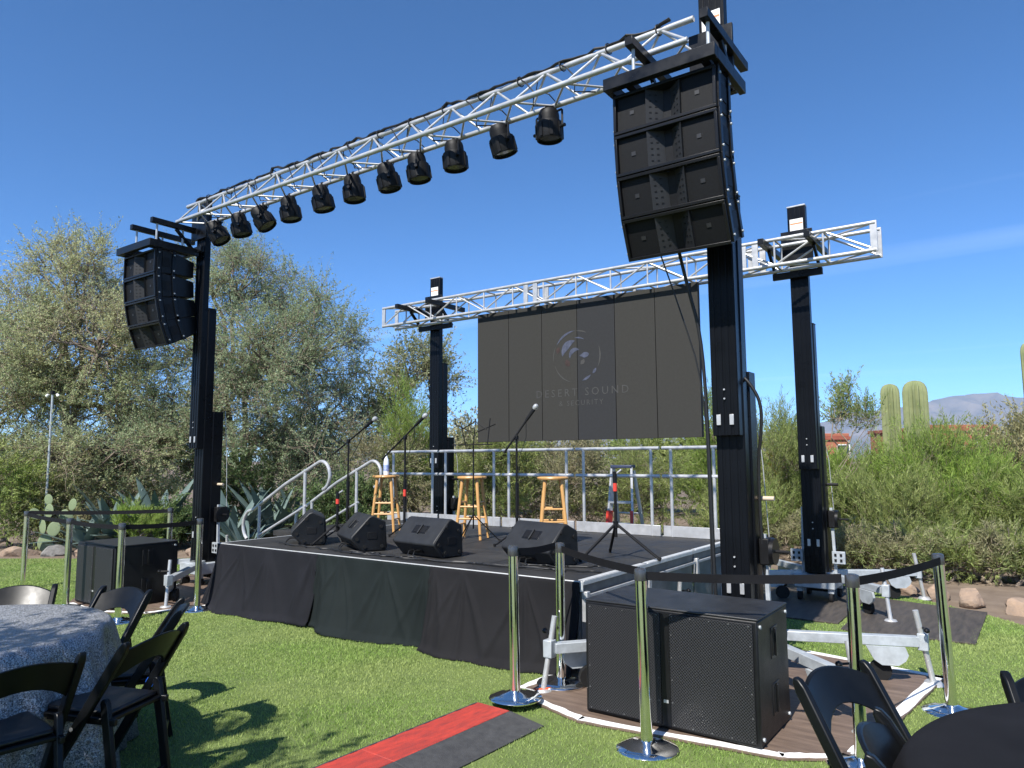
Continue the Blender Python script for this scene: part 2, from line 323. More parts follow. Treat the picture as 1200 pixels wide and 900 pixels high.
def grass():
    n = 1500000
    x = rng.uniform(-9, 9.2, n); y = rng.uniform(-4.6, 6.2, n)
    fwd = (x - CAM.x) * FWD.x + (y - CAM.y) * FWD.y; side = (x - CAM.x) * rt.x + (y - CAM.y) * rt.y
    keep = inside(x, y, LAWN) & (fwd > 2.2) & (np.abs(side) < fwd * 0.76 + 0.3)
    keep &= rng.random(n) < np.clip((6.0 / np.maximum(fwd, 0.5)) ** 1.5, 0.05, 1)
    keep &= ~((x > 0.05) & (x < 4.8) & (y > 0.0) & (y < 3.45))
    keep &= ~((x > 4.62) & (x < 6.68) & (y > -0.42) & (y < 1.35)) & ~((x > 4.42) & (x < 5.04) & (y < -0.93))
    keep &= ~((x > -2.1) & (x < -0.2) & (y > -0.5) & (y < 1.4)) & ~((x > 6.0) & (x < 7.05) & (y > 2.75) & (y < 4.5))
    keep &= ~((x > 5.15) & (x < 6.28) & (y > -0.72) & (y < -0.09)) & ~((x > -1.56) & (x < -0.62) & (y > -0.92) & (y < -0.1))
    x = x[keep]; y = y[keep]; f = fwd[keep]; n = len(x)
    h = rng.uniform(0.009, 0.023, n) * (0.85 + 0.3 * np.sin(x * 2.1 + 1.3 * np.sin(y * 1.7)) * np.sin(y * 2.6))
    w = rng.uniform(0.0018, 0.0034, n) * np.clip(f / 4.0, 1, 2.4); a = rng.uniform(0, 2 * PI, n)
    lx = rng.normal(0, 0.55, n) * h; ly = rng.normal(0, 0.55, n) * h
    V = np.empty((n, 3, 3)); ca = np.cos(a) * w; sa = np.sin(a) * w
    V[:, 0] = np.stack([x - ca, y - sa, np.full(n, -0.002)], 1); V[:, 1] = np.stack([x + ca, y + sa, np.full(n, -0.002)], 1)
    V[:, 2] = np.stack([x + lx, y + ly, h], 1)
    o = np_mesh('grass', V.reshape(-1, 3), np.arange(n * 3).reshape(-1, 3), BLADE)
    o['kind'] = 'stuff'; tag(o, 'short bright green turf grass covering the lawn', 'grass')
grass()

# ------------------------------------------------------------------ mountains, far house
def mountains():
    d0 = 7000.0; N = 260; Mr = 30; V = []; rnd = np.random.default_rng(4)
    us = np.linspace(430, 2300, N)
    def ridge(u):
        k = [(430, 512), (700, 508), (860, 508), (945, 500), (990, 487), (1040, 481), (1085, 471), (1110, 465), (1140, 461), (1165, 459), (1200, 464), (1260, 470), (1400, 455), (1700, 480), (2300, 500)]
        return np.interp(u, [a for a, _ in k], [b for _, b in k])
    noise = np.zeros(N)
    for fr, am in ((6, 3.0), (14, 2.0), (33, 1.1), (70, .6)): noise += am * np.sin(np.linspace(0, fr * 2 * PI, N) + rnd.uniform(0, 6)) * 0.5
    grid = np.zeros((Mr, N, 3))
    ph = rnd.uniform(0, 6, 8)
    for j in range(Mr):
        t = j / (Mr - 1)
        for i, u in enumerate(us):
            top = P(u, ridge(u) + noise[i], d0)
            dd = -(1 - t) * 1900 + (np.sin(u * .05 + ph[0] + t * 3) * 110 + np.sin(u * .13 + ph[1] - t * 5) * 110 + np.sin(u * .31 + ph[2] + t * 9) * 70) * (1 - t * .8) * 2
            hz = (t ** 1.35) * (1 + .10 * math.sin(u * .09 + t * 7 + ph[3]) * (1 - t) + .06 * math.sin(u * .23 + ph[4] + t * 12) * (1 - t))
            b = top + FWD * dd
            grid[j, i] = (b.x, b.y, top.z * hz - 15 * (1 - t))
    back = grid[-1].copy(); back[:, 0] += FWD.x * 2500; back[:, 1] += FWD.y * 2500; back[:, 2] = -15
    grid = np.concatenate([grid, back[None]], 0); Mr += 1
    idx = np.arange(Mr * N).reshape(Mr, N)
    F = np.stack([idx[:-1, :-1].ravel(), idx[:-1, 1:].ravel(), idx[1:, 1:].ravel(), idx[1:, :-1].ravel()], 1)
    structure(np_mesh('mountain_range', grid.reshape(-1, 3), F, ROCK, smooth=True))
mountains()
def far_house(name, label, u0, u1, vtop, vbot, d, windows):
    a = P(u0, vtop, d); b = P(u1, vtop, d); h = a.z; w = (b - a).length; ang = math.atan2((b - a).y, (b - a).x)
    t = thing(name, label, 'house', ((a.x + b.x) / 2, (a.y + b.y) / 2, 0), ang)
    MB().span(-w / 2, w / 2, 0, 7, 0, h - 0.55).build('wall', ADOBE, t, 0.05)
    r = MB().span(-w / 2 - .15, w / 2 + .15, -.15, 7.15, h - 0.55, h - 0.25).build('roof', ROOFR, t, 0.04)
    MB().span(-w / 2 - .05, w / 2 + .05, -.05, .25, h - 0.25, h).build('parapet', ADOBE, r, 0.04)
    for x in windows:
        f = MB().span(x - .55, x + .55, -.05, .1, h - 1.9, h - 0.9).build('window', WHITEP, t)
        MB().span(x - .45, x + .45, -.07, -.045, h - 1.82, h - .98).build('pane', WIN, f)
    return t
far_house('adobe_house', 'long red adobe house showing above the green shrubs below the mountain', 1066, 1168, 498, 540, 62, [-2.5, 2.4])
far_house('adobe_house', 'small red adobe house with a white framed window beside the slim tree', 955, 994, 508, 540, 60, [0.9])

# ------------------------------------------------------------------ plants
BUSH_TWIGS = {}
def frusta(seg, n=4):
    """vectorised tapered tubes from rows p0(3) p1(3) r0 r1"""
    seg = np.asarray(seg, np.float64); p0 = seg[:, 0:3]; p1 = seg[:, 3:6]; r0 = seg[:, 6]; r1 = seg[:, 7]
    d = p1 - p0; L = np.linalg.norm(d, axis=1, keepdims=True); d = d / np.maximum(L, 1e-9)
    ref = np.where(np.abs(d[:, 2:3]) < 0.9, np.array([[0, 0, 1.]]), np.array([[1., 0, 0]])); e1 = np.cross(d, ref); e1 /= np.linalg.norm(e1, axis=1, keepdims=True); e2 = np.cross(d, e1)
    m = len(seg); V = np.empty((m, 2 * n, 3))
    for k in range(n):
        o = e1 * math.cos(2 * PI * k / n) + e2 * math.sin(2 * PI * k / n)
        V[:, k] = p0 + o * r0[:, None]; V[:, n + k] = p1 + o * r1[:, None]
    base = (np.arange(m) * 2 * n)[:, None]
    F = np.concatenate([base + np.array([[k, (k + 1) % n, n + (k + 1) % n, n + k]]) for k in range(n)], 0)
    return V.reshape(-1, 3), F
def leaf_quads(pos, dr, length, width, g):
    n = len(pos); dr = dr / np.maximum(np.linalg.norm(dr, axis=1, keepdims=True), 1e-9)
    s = np.cross(dr, g.normal(size=(n, 3))); s /= np.maximum(np.linalg.norm(s, axis=1, keepdims=True), 1e-9)
    L = length * g.uniform(.6, 1.35, (n, 1)); W = width * g.uniform(.7, 1.3, (n, 1))
    V = np.stack([pos, pos + dr * L * .45 + s * W, pos + dr * L, pos + dr * L * .45 - s * W], 1)
    return V.reshape(-1, 3), np.arange(n * 4).reshape(-1, 4)
def leaf_tris(pos, dr, length, width, g):
    n = len(pos); dr = dr / np.maximum(np.linalg.norm(dr, axis=1, keepdims=True), 1e-9)
    s = np.cross(dr, g.normal(size=(n, 3))); s /= np.maximum(np.linalg.norm(s, axis=1, keepdims=True), 1e-9)
    L = length * g.uniform(.5, 1.5, (n, 1)); W = width * g.uniform(.7, 1.3, (n, 1))
    V = np.stack([pos - s * W, pos + s * W, pos + dr * L], 1)
    return V.reshape(-1, 3), np.arange(n * 3).reshape(-1, 3)
def curve_pts(a, b, n, wob, g, sag=0.0):
    t = np.linspace(0, 1, n + 1)[:, None]; p = a + (b - a) * t
    p[1:-1] += g.normal(0, wob, (n - 1, 3)); p[:, 2:3] += sag * (t * (1 - t)) * 4
    return p
def plant(name, label, cat, base, lobes, seed, leaf_mat, bark=None, trunk_r=0.12, ntrunk=3, twigs=22, leaves=22, leaf=(0.07, 0.014), upb=0.35,
          twig_len=0.72, group=None, twig_r=0.006, twig_mat=None, leaf_follow=0.6, trunk_h=0.35, bare=0.0, tri=False):
    """lobes: (x, y, z, rx, rz, clumps) in world metres; limbs run from the trunk to every clump, twigs fan from it, leaves sit on the twigs"""
    g = np.random.default_rng(seed); base = np.array(base, float); t = thing(name, label, cat, tuple(base), 0, group)
    seg = []; tseg = []; LP = []; LD = []
    tops = []
    lob = np.array([l[:3] for l in lobes]) - base
    cen = lob.mean(0)
    for k in range(ntrunk):
        a = np.array([g.normal(0, .12), g.normal(0, .12), -0.05]); tgt = lob[k % len(lob)] * np.array([.45, .45, trunk_h + .15]); tgt = tgt + g.normal(0, .12, 3)
        p = curve_pts(a, tgt, 5, .07, g)
        for i in range(5): seg.append([*p[i], *p[i + 1], trunk_r * (1 - .1 * i), trunk_r * (1 - .1 * (i + 1))])
        tops.append((p, tgt))
    for (lx, ly, lz, rx, rz, nc) in lobes:
        lc = np.array([lx, ly, lz]) - base
        best = min(tops, key=lambda q: np.linalg.norm(q[1] - lc))
        hub = lc * .72 + best[1] * .28 + g.normal(0, .1, 3)
        p = curve_pts(best[1], hub, 4, .10, g)
        for i in range(4): seg.append([*p[i], *p[i + 1], trunk_r * (.6 - .07 * i), trunk_r * (.6 - .07 * (i + 1))])
        for c in range(int(nc)):
            v = g.normal(size=3); v /= np.linalg.norm(v); rad = g.uniform(.25, 1.0) ** .5
            cc = lc + v * rad * np.array([rx, rx, rz]);
            if cc[2] < .25: cc[2] = .25 + g.random() * .3
            q = curve_pts(hub, cc, 4, .09, g, .05)
            r = trunk_r * .26
            for i in range(4): seg.append([*q[i], *q[i + 1], max(r * (1 - .2 * i), twig_r), max(r * (1 - .2 * (i + 1)), twig_r)])
            bare_c = g.random() < bare
            for w in range(int(twigs * g.uniform(.7, 1.3))):
                s = cc + g.normal(0, .10, 3) + (hub - cc) * g.random() * .25
                d = g.normal(size=3); d /= np.linalg.norm(d); d = d + np.array([0, 0, upb]) + v * .45; d /= np.linalg.norm(d)
                L = twig_len * g.uniform(.45, 1.25); e = s + d * L
                k2 = curve_pts(s, e, 3, .03 * L / .5, g, -.04 * L)
                for i in range(3): tseg.append([*k2[i], *k2[i + 1], twig_r * (1 - .25 * i), twig_r * (1 - .25 * (i + 1))])
                nl = int(leaves * (.25 if bare_c else 1) * g.uniform(.6, 1.3)); tt = g.uniform(.12, 1.02, nl)
                pos = s + (e - s) * tt[:, None] + g.normal(0, .018, (nl, 3)); LP.append(pos)
                LD.append(d * leaf_follow + g.normal(0, .5, (nl, 3)))
    V, F = frusta(seg, 6); np_mesh('trunk', V, F, bark or BARK, t, True)
    V, F = frusta(tseg, 3); V2, F2 = (leaf_tris if tri else leaf_quads)(np.concatenate(LP), np.concatenate(LD), leaf[0], leaf[1], g)
    cr = np_mesh('crown', V2, F2, leaf_mat, t); np_mesh('twigs', V, F, twig_mat or TWIG, cr)
    return t
def lobe(u, v, d, rx, rz, n):
    p = P(u, v, d); return (p.x, p.y, p.z, rx, rz, n)
def foot(u, d):
    p = P(u, 540, d); return (p.x, p.y, 0)
MESQ = leafmat('mesquite_leaf', (0.26, 0.315, 0.15), (0.54, 0.595, 0.33), 0.54, patch=((0.60, 0.55, 0.29), 0.55, 0.5))
IRON = leafmat('ironwood_leaf', (0.23, 0.29, 0.16), (0.47, 0.54, 0.32), 0.54, patch=((0.26, 0.34, 0.17), 0.5, 0.6))
PALO = leafmat('pale_acacia_leaf', (0.22, 0.25, 0.13), (0.44, 0.47, 0.26), 0.5)
BROOM = leafmat('desert_broom_leaf', (0.165, 0.275, 0.04), (0.40, 0.52, 0.12), 0.5, patch=((0.27, 0.31, 0.11), 0.9, 0.5))
BROOM2 = leafmat('olive_broom_leaf', (0.20, 0.25, 0.07), (0.42, 0.47, 0.17), 0.5, patch=((0.21, 0.33, 0.065), 0.8, 0.5))
OLIVE = leafmat('dusty_olive_leaf', (0.25, 0.24, 0.11), (0.48, 0.45, 0.23), 0.45)
DRYB = leafmat('dry_brush_leaf', (0.19, 0.18, 0.095), (0.40, 0.37, 0.21), 0.4, patch=((0.22, 0.29, 0.085), 0.7, 0.8))
DARKB = leafmat('dark_green_leaf', (0.07, 0.115, 0.045), (0.18, 0.25, 0.09), 0.4)
CREAM = leafmat('cream_blossom_leaf', (0.22, 0.23, 0.12), (0.50, 0.47, 0.30), 0.3)
YELLOW = leafmat('yellow_flower_leaf', (0.22, 0.22, 0.05), (0.62, 0.45, 0.06), 0.3)

plant('mesquite_tree', 'tall pale olive mesquite tree with bare twiggy top behind the hanging speakers', 'tree', foot(80, 16.2),
      [lobe(85, 430, 16.2, 2.0, 1.7, 32), lobe(78, 345, 16.4, 1.25, 1.15, 20), lobe(68, 308, 16.4, .7, .6, 8), lobe(100, 312, 16.2, .55, .65, 6), lobe(10, 480, 15.8, 1.8, 1.3, 22), lobe(155, 480, 16.2, 1.4, 1.4, 18), lobe(0, 360, 16.6, 1.0, .9, 12), lobe(150, 385, 16.4, .9, .9, 10), lobe(60, 545, 15.8, 2.2, .8, 22), lobe(120, 540, 15.4, 1.8, .9, 18), lobe(-40, 430, 16.2, 1.6, 1.5, 16), lobe(110, 400, 15.2, 1.2, 1.2, 16), lobe(40, 420, 15.2, 1.2, 1.2, 16)],
      3, MESQ, ntrunk=4, twigs=30, leaves=26, leaf=(0.060, 0.0115), bare=.2)
plant('ironwood_tree', 'broad grey green tree behind the black lighting tower and stair rails', 'tree', foot(300, 17),
      [lobe(300, 410, 17, 2.1, 1.7, 34), lobe(285, 320, 17, 1.2, .9, 16), lobe(250, 310, 17, .8, .8, 8), lobe(385, 410, 17, .85, 1.5, 18), lobe(222, 400, 16.8, 1.1, 1.6, 18), lobe(320, 505, 16.6, 2.3, 1.1, 28), lobe(400, 490, 16.6, 1.2, 1.1, 14), lobe(250, 520, 16.4, 1.5, .9, 16), lobe(205, 500, 16.6, 1.2, 1.2, 14), lobe(345, 345, 17.2, .8, .7, 8), lobe(330, 430, 15.8, 1.4, 1.2, 18), lobe(270, 440, 15.8, 1.2, 1.2, 16), lobe(180, 540, 15.8, 1.6, .7, 14), lobe(360, 540, 16.0, 1.8, .7, 16)],
      5, IRON, ntrunk=4, twigs=30, leaves=26, leaf=(0.058, 0.011), bare=.16)
plant('acacia_tree', 'thin pale tree with open branches rising beside the rear stage tower', 'tree', foot(455, 20),
      [lobe(485, 425, 20, 1.0, .8, 14), lobe(450, 460, 20, .9, .9, 10), lobe(515, 440, 20, .7, .8, 8), lobe(470, 500, 20, 1.2, .9, 12), lobe(420, 470, 19.6, .7, .9, 8)],
      8, PALO, ntrunk=3, twigs=26, leaves=22, leaf=(0.08, 0.017), trunk_r=.09, bare=.2)
# a tree of the garden behind the viewer: it throws the dappled shade on the tables
plant('mesquite_tree', 'garden mesquite tree standing behind the dining tables', 'tree', (2.6, -8.6, 0),
      [(3.0, -7.0, 3.4, 1.1, .6, 16), (2.0, -7.3, 3.7, 1.3, .8, 14), (4.2, -6.3, 3.6, .9, .5, 9), (1.0, -7.4, 3.5, 1.2, .7, 10), (3.6, -7.9, 4.3, 1.2, .7, 10)], 13, MESQ, ntrunk=3, twigs=20, leaves=20, leaf=(0.09, 0.022))

def broom(label, u, vtop, d, rx, seed, lm, n=26, twigs=26, leaves=20, name='desert_broom_shrub', leaf=(0.085, 0.0052), upb=1.5, group=None, bark=None):
    top = P(u, vtop, d); h = top.z; b = foot(u, d); g = random.Random(seed); o = lambda: g.uniform(-.35, .35) * rx
    L = [(b[0] + o(), b[1] + o(), h * .66, rx * .62, h * .22, int(n * .34)), (b[0] + o(), b[1] + o(), h * .50, rx * .85, h * .22, int(n * .34)), (b[0] + o(), b[1] + o(), h * .26, rx * .95, h * .15, int(n * .38))]
    return plant(name, label, 'shrub', b, L, seed, lm, bark or (TWIG if lm in (DRYB, OLIVE) else BARK), trunk_r=.03, ntrunk=5, twigs=twigs, leaves=int(leaves * 1.5), leaf=leaf, upb=upb, twig_len=min(.62, h * .30), group=group, twig_r=.004, leaf_follow=1.3, trunk_h=.3, bare=.08, tri=True, twig_mat=TWIG if lm in (DRYB, OLIVE) else GTWIG)
broom('bright green feathery shrub beside the rear stage tower below the thin pale tree', 484, 440, 15.5, .95, 21, BROOM, 34)
broom('large bright green feathery shrub in front of the twin saguaros', 1062, 505, 12.6, 1.15, 22, BROOM, 44, 28, 22)
broom('wide green feathery shrub overhanging the boulders at the lawn edge', 1128, 530, 11.6, 1.05, 23, BROOM, 42, 28, 22)
broom('low olive green shrub behind the rear lift outriggers', 1010, 556, 11.8, .95, 24, BROOM2, 34)
broom('tall yellow green shrub between the two right hand lift masts', 905, 468, 13.8, .75, 25, BROOM2, 30)
broom('green shrub just past the tall lift mast under the slim tree', 985, 538, 13.6, .8, 26, BROOM, 26)
broom('dusty tan olive shrub at the lawn edge below the mountain', 1185, 462, 13.4, 1.0, 27, OLIVE, 36, 26, 20, upb=.9, leaf=(0.06, .012))
broom('grey olive shrub behind the boulders with dry stems at its foot', 1190, 560, 11.0, .9, 28, BROOM2, 30, upb=.9)
broom('green shrub directly behind the far rail post right of the wall of screens', 838, 430, 15.2, .7, 29, BROOM, 30)
broom('thin olive shrub behind the folded ladder', 770, 505, 14.6, 1.0, 30, BROOM2, 26, upb=.8)
broom('dry twiggy shrub behind the middle of the stage railing', 690, 505, 14.8, 1.1, 31, DRYB, 28, upb=.6, leaf=(.05, .01))
broom('mixed green and dry shrub behind the stool below the screens', 620, 500, 15.0, 1.1, 32, BROOM2, 28, upb=.7, leaf=(.06, .01))
broom('cream blossomed shrub at the left edge of the screens', 552, 452, 15.6, .7, 33, CREAM, 18, 24, 16, upb=.4, leaf=(.06, .018))
broom('olive shrub behind the folding music stand', 556, 500, 15.0, .9, 34, BROOM2, 24, upb=.7)
broom('twiggy olive shrub behind the microphone stands left of the rear tower', 440, 495, 15.0, 1.0, 35, DRYB, 28, upb=.6, leaf=(.055, .01))
broom('yellow flowering bush behind the tall lift mast', 912, 530, 14.6, .45, 36, YELLOW, 12, 22, 14, upb=.4, leaf=(.05, .016))
broom('yellow green leafy shrub at the lawn edge left of the cactus pads', 8, 510, 14.2, 1.0, 37, BROOM2, 30, upb=.5, leaf=(.06, .013))
broom('dry brown brush around the cactus pads', 80, 560, 14.6, 1.1, 38, DRYB, 30, 26, 12, upb=.3, leaf=(.05, .012))
broom('feathery green clump in front of the agaves', 168, 598, 13.3, .45, 39, BROOM, 16)
broom('low dark green bush beside the front lift mast', 212, 592, 13.9, .5, 40, DARKB, 22, upb=.3, leaf=(.055, .015))
broom('dark green shrub behind the stair handrails', 410, 555, 14.6, 1.0, 41, DARKB, 28, upb=.4, leaf=(.06, .014))
broom('dark brush under the tree behind the agaves', 300, 520, 16.0, 1.2, 42, DARKB, 28, upb=.4, leaf=(.06, .013))
broom('brown dry brush under the tree behind the sensor pole', 130, 520, 16.0, 1.3, 43, DRYB, 30, 26, 14, upb=.3, leaf=(.05, .012))
broom('green feathery shrub right of the stage behind the winch wheels', 870, 560, 12.6, .8, 44, BROOM2, 26)
broom('shadowed olive shrub in the row behind the lawn boulders', 1090, 560, 11.2, .9, 45, BROOM2, 30)
SCRUB = ['cactus pads and sensor pole', 'agaves and subwoofer', 'stair handrails', 'cream blossomed shrub', 'middle of the screens', 'folded ladder', 'right edge of the screens', 'slim young tree', 'twin saguaros', 'long red house', 'tan olive shrub']
for i, (u, d, v, r_, m_) in enumerate([(1005, 10.4, 628, .55, DRYB), (1050, 10.1, 640, .55, DRYB), (1105, 9.75, 635, .6, BROOM2), (1150, 9.7, 628, .55, DRYB), (1198, 9.6, 640, .6, BROOM2), (930, 12.0, 610, .6, DRYB), (870, 12.6, 600, .6, DRYB)]):
    broom('low dry brush at the ground behind the ' + ['rear lift outrigger', 'end jack of the rear lift', 'belt stanchion beside the black table', 'tan boulders', 'grey boulder', 'rear lift chassis', 'front lift winch'][i], u, v, d, r_, 90 + i, m_, 16, 24, 14, name='low_brush', upb=.5, leaf=(.07, .006), group='low dry brush along the lawn edge')
# second row of desert scrub, far things one reads as a band
for i, (u, d, v, lm) in enumerate([(30, 22, 500, IRON), (170, 23, 470, MESQ), (350, 24, 480, IRON), (560, 22, 500, OLIVE), (660, 23, 505, DRYB), (760, 22, 500, BROOM2), (860, 21, 490, BROOM2), (925, 20, 505, BROOM), (1040, 22, 530, BROOM2), (1120, 21, 532, OLIVE), (1230, 18, 480, BROOM2)]):
    broom('olive desert scrub in the second row, behind the ' + SCRUB[i], u, v, d, 1.9, 60 + i, lm, 30, 24, 16, name='desert_scrub', upb=.5, leaf=(.10, .024), group='desert scrub behind the garden')
for i, (u, d, v, lm) in enumerate([(1300, 13.5, 500, BROOM2), (1400, 12.5, 520, BROOM), (1510, 12.0, 520, OLIVE), (1340, 18, 490, BROOM2), (1480, 17, 490, DRYB), (1640, 14, 500, BROOM2), (1780, 13, 510, OLIVE)]):
    broom('desert shrub past the lone saguaro along the open side of the lawn', u, v, d, 1.5, 110 + i, lm, 26, 22, 14, name='desert_scrub', upb=.7, leaf=(.09, .014), group='desert shrubs along the open side of the lawn')
# slim young tree with bare stems
plant('palo_verde_sapling', 'slim young tree with bare forked stems and tufted top beside the mast', 'tree', foot(975, 15.5),
      [lobe(978, 478, 15.5, .28, .35, 5), lobe(998, 470, 15.5, .28, .5, 6), lobe(1018, 490, 15.5, .32, .3, 5)], 71, BROOM2, TWIG, trunk_r=.03, ntrunk=3, twigs=18, leaves=18, leaf=(.07, .009), upb=1.4, twig_len=.4, twig_r=.004, leaf_follow=1.2)
def bare_branches():
    t = thing('fallen_branch', 'bare arching dead branches leaning out of the green shrub', 'branch', foot(965, 12.8)); g = np.random.default_rng(5); b = np.array(t.location); seg = []
    for k in range(7):
        e = np.array(P(1030 + g.uniform(-25, 15), 480 + k * 9 + g.uniform(-6, 6), 12.7)) - b; s = np.array([g.normal(0, .05), g.normal(0, .05), .75 + g.uniform(-.2, .2)])
        if k == 0: seg.append([0, 0, -.02, *s, .03, .022])
        else: seg.append([0, 0, -.02, *s, .014, .012])
        q = curve_pts(s, e, 6, .02, g, .12)
        for i in range(6): seg.append([*q[i], *q[i + 1], .011 - .0012 * i, .011 - .0012 * (i + 1)])
    V, F = frusta(seg, 5); np_mesh('branches', V, F, BARK, t, True)
bare_branches()

def saguaro(label, u, vtop, d, r, seed):
    p = P(u, vtop, d); H = p.z; n = 16 * 6; mb = MB(); rows = []
    prof = [(0.75, 0.0), (.9, .2 * H), (.97, .5 * H), (1.0, H - 2.2 * r), (1.0, H - 1.2 * r), (.93, H - .7 * r), (.78, H - .35 * r), (.5, H - .1 * r), (.15, H)]
    for (k, z) in prof:
        rows.append([Vector((r * k * (1 + .12 * math.cos(16 * 2 * PI * i / n)) * math.cos(2 * PI * i / n), r * k * (1 + .12 * math.cos(16 * 2 * PI * i / n)) * math.sin(2 * PI * i / n), z)) for i in range(n)])
    vs = [v for rr in rows for v in rr]; m = len(prof)
    mb.add(vs, [(i * n + k, i * n + (k + 1) % n, (i + 1) * n + (k + 1) % n, (i + 1) * n + k) for i in range(m - 1) for k in range(n)] + [tuple(range((m - 1) * n, m * n))])
    o = mb.build('saguaro_cactus', SAGU, None, 0, 80, (p.x, p.y, 0)); tag(o, label, 'cactus')
    return o
saguaro('shorter slimmer ribbed saguaro of the pair above the shrubs', 1042, 450, 17.0, .185, 1)
saguaro('taller thicker ribbed saguaro of the pair above the shrubs', 1071, 446, 16.6, .235, 2)
saguaro('lone tall saguaro rising behind the tan olive shrub', 1207, 400, 18, .20, 3)

def agave(label, u, d, size, seed, n=26, rot=0):
    g = random.Random(seed); b = foot(u, d); t = thing('agave_plant', label, 'agave', b, rot)
    prof = [(.035, 0), (.055, .15), (.075, .4), (.06, .7), (.03, .9), (.004, 1.0)]
    mb = MB(); vs = []
    for i, (w, s) in enumerate(prof):
        y = .22 * s * s; vs += [Vector((-w, -y + .030 * (1 - s), s)), Vector((0, -y, s)), Vector((w, -y + .030 * (1 - s), s)), Vector((0, -y + .035 * (1 - s) + .006, s))]
    fs = []
    for i in range(len(prof) - 1):
        for k in range(4): fs.append((i * 4 + k, i * 4 + (k + 1) % 4, (i + 1) * 4 + (k + 1) % 4, (i + 1) * 4 + k))
    mb.add(vs, fs); me = mb.mesh('leaf', 60); me.materials.append(AGAVE)
    for i in range(n):
        o = bpy.data.objects.new('leaf', me); C.objects.link(o); o.parent = t
        az = i * 2.39996 + g.uniform(-.2, .2); tilt = R(12 + 62 * (i / n) ** 1.1 + g.uniform(-6, 6)); L = size * g.uniform(.8, 1.1)
        o.rotation_euler = Euler((tilt, 0, az), 'XYZ'); o.scale = (L * 1.15, L, L); o.location = (math.sin(az) * .06, -math.cos(az) * .06, .02)
    return t
agave('large blue grey agave behind the left subwoofer', 140, 13.9, 1.25, 1, 30)
agave('upright blue grey agave next to the front lift mast', 188, 14.2, 1.45, 2, 26)
agave('smaller blue grey agave at the lawn edge below the retractable belt', 104, 13.5, .8, 3, 24)
agave('blue grey agave behind the stair handrail', 318, 14.8, 1.35, 4, 28)
agave('blue grey agave between the lift mast and the stairs', 276, 13.9, 1.15, 5, 26)
agave('blue grey agave behind the stage between the stool and rear tower', 500, 12.6, .95, 6, 24)
agave('dark blue agave in shade under the tree behind the stair handrails', 350, 15.4, 1.2, 7, 24)
agave('short agave at the foot of the stage stairs', 290, 13.0, .7, 8, 20)
def pricklypear():
    t = thing('prickly_pear', 'pale green prickly pear pads beside the thin sensor pole', 'cactus', foot(60, 13.4)); g = random.Random(3); mb = MB()
    me = MB().lathe([(.02, -.03), (.75, -.022), (.97, -.010), (1.0, 0), (.97, .010), (.75, .022), (.02, .03)], n=16).mesh('pad', 50); me.materials.append(PAD_G)
    for (x, z, s, a) in [(0, .18, .20, 0), (.16, .45, .17, .3), (-.12, .50, .17, -.4), (-.22, .75, .13, -.6), (.05, .80, .16, .2), (.28, .72, .13, .7), (-.05, 1.02, .12, -.2), (.50, .92, .15, .8), (.42, .66, .12, .5)]:
        o = bpy.data.objects.new('pad', me); C.objects.link(o); o.parent = t; o.location = (x * rt.x * .85, x * rt.y * .85 + g.uniform(-.05, .05), z * .93)
        o.rotation_euler = Euler((R(90), a, YAW * -1 + g.uniform(-.6, .6)), 'XYZ'); o.scale = (s * .66, s * .82, s)
pricklypear()

# boulders on the lawn edge
def boulder(label, x, y, sx_, sy_, sz_, seed, m, group):
    import bmesh
    g = random.Random(seed); bm = bmesh.new(); bmesh.ops.create_icosphere(bm, subdivisions=4, radius=1)
    ph = [g.uniform(0, 6) for _ in range(9)]; planes = [(Vector((g.gauss(0, 1), g.gauss(0, 1), g.gauss(.25, .8))).normalized(), g.uniform(.58, .86)) for _ in range(11)]
    for v in bm.verts:
        c = v.co.normalized(); k = 1 + .16 * math.sin(2.3 * c.x + ph[0]) * math.sin(2.6 * c.y + ph[1]) + .10 * math.sin(4.1 * c.z + ph[2] + 3 * c.x) + .07 * math.sin(7 * c.y + ph[3]) * math.sin(6 * c.x + ph[4]) + .035 * abs(math.sin(13 * c.x + ph[7]) * math.sin(11 * c.z + ph[8] + 5 * c.y))
        q = c * k
        for (pn, pd) in planes:
            e = q.dot(pn) - pd
            if e > 0: q = q - pn * e * .94
        v.co = Vector((q.x * sx_, q.y * sy_, q.z * sz_))
    me = bpy.data.meshes.new('boulder'); bm.to_mesh(me); bm.free(); me.materials.append(m)
    me.polygons.foreach_set('use_smooth', [True] * len(me.polygons)); me.set_sharp_from_angle(angle=R(24))
    o = bpy.data.objects.new('boulder', me); C.objects.link(o); o.location = (x, y, sz_ * .30); o.scale = (.85, .85, .85); o.rotation_euler = (0, 0, g.uniform(0, 3)); tag(o, label, 'boulder', group)
for i, (x, y, a, b_, c, m) in enumerate([(6.62, 4.95, .20, .16, .15, STONE), (6.95, 4.78, .24, .17, .17, STONE), (7.42, 4.55, .24, .2, .15, STONE), (7.72, 4.75, .2, .17, .16, STONEG), (7.66, 4.12, .27, .2, .15, STONE), (7.95, 4.05, .18, .15, .13, STONE), (8.05, 4.5, .22, .2, .17, STONE), (6.3, 5.15, .16, .13, .11, STONE), (8.4, 3.9, .25, .2, .16, STONE)]):
    boulder('tan and grey boulder edging the lawn by the green feathery shrubs', x, y, a, b_, c, i, m, 'boulders edging the lawn by the feathery shrubs')
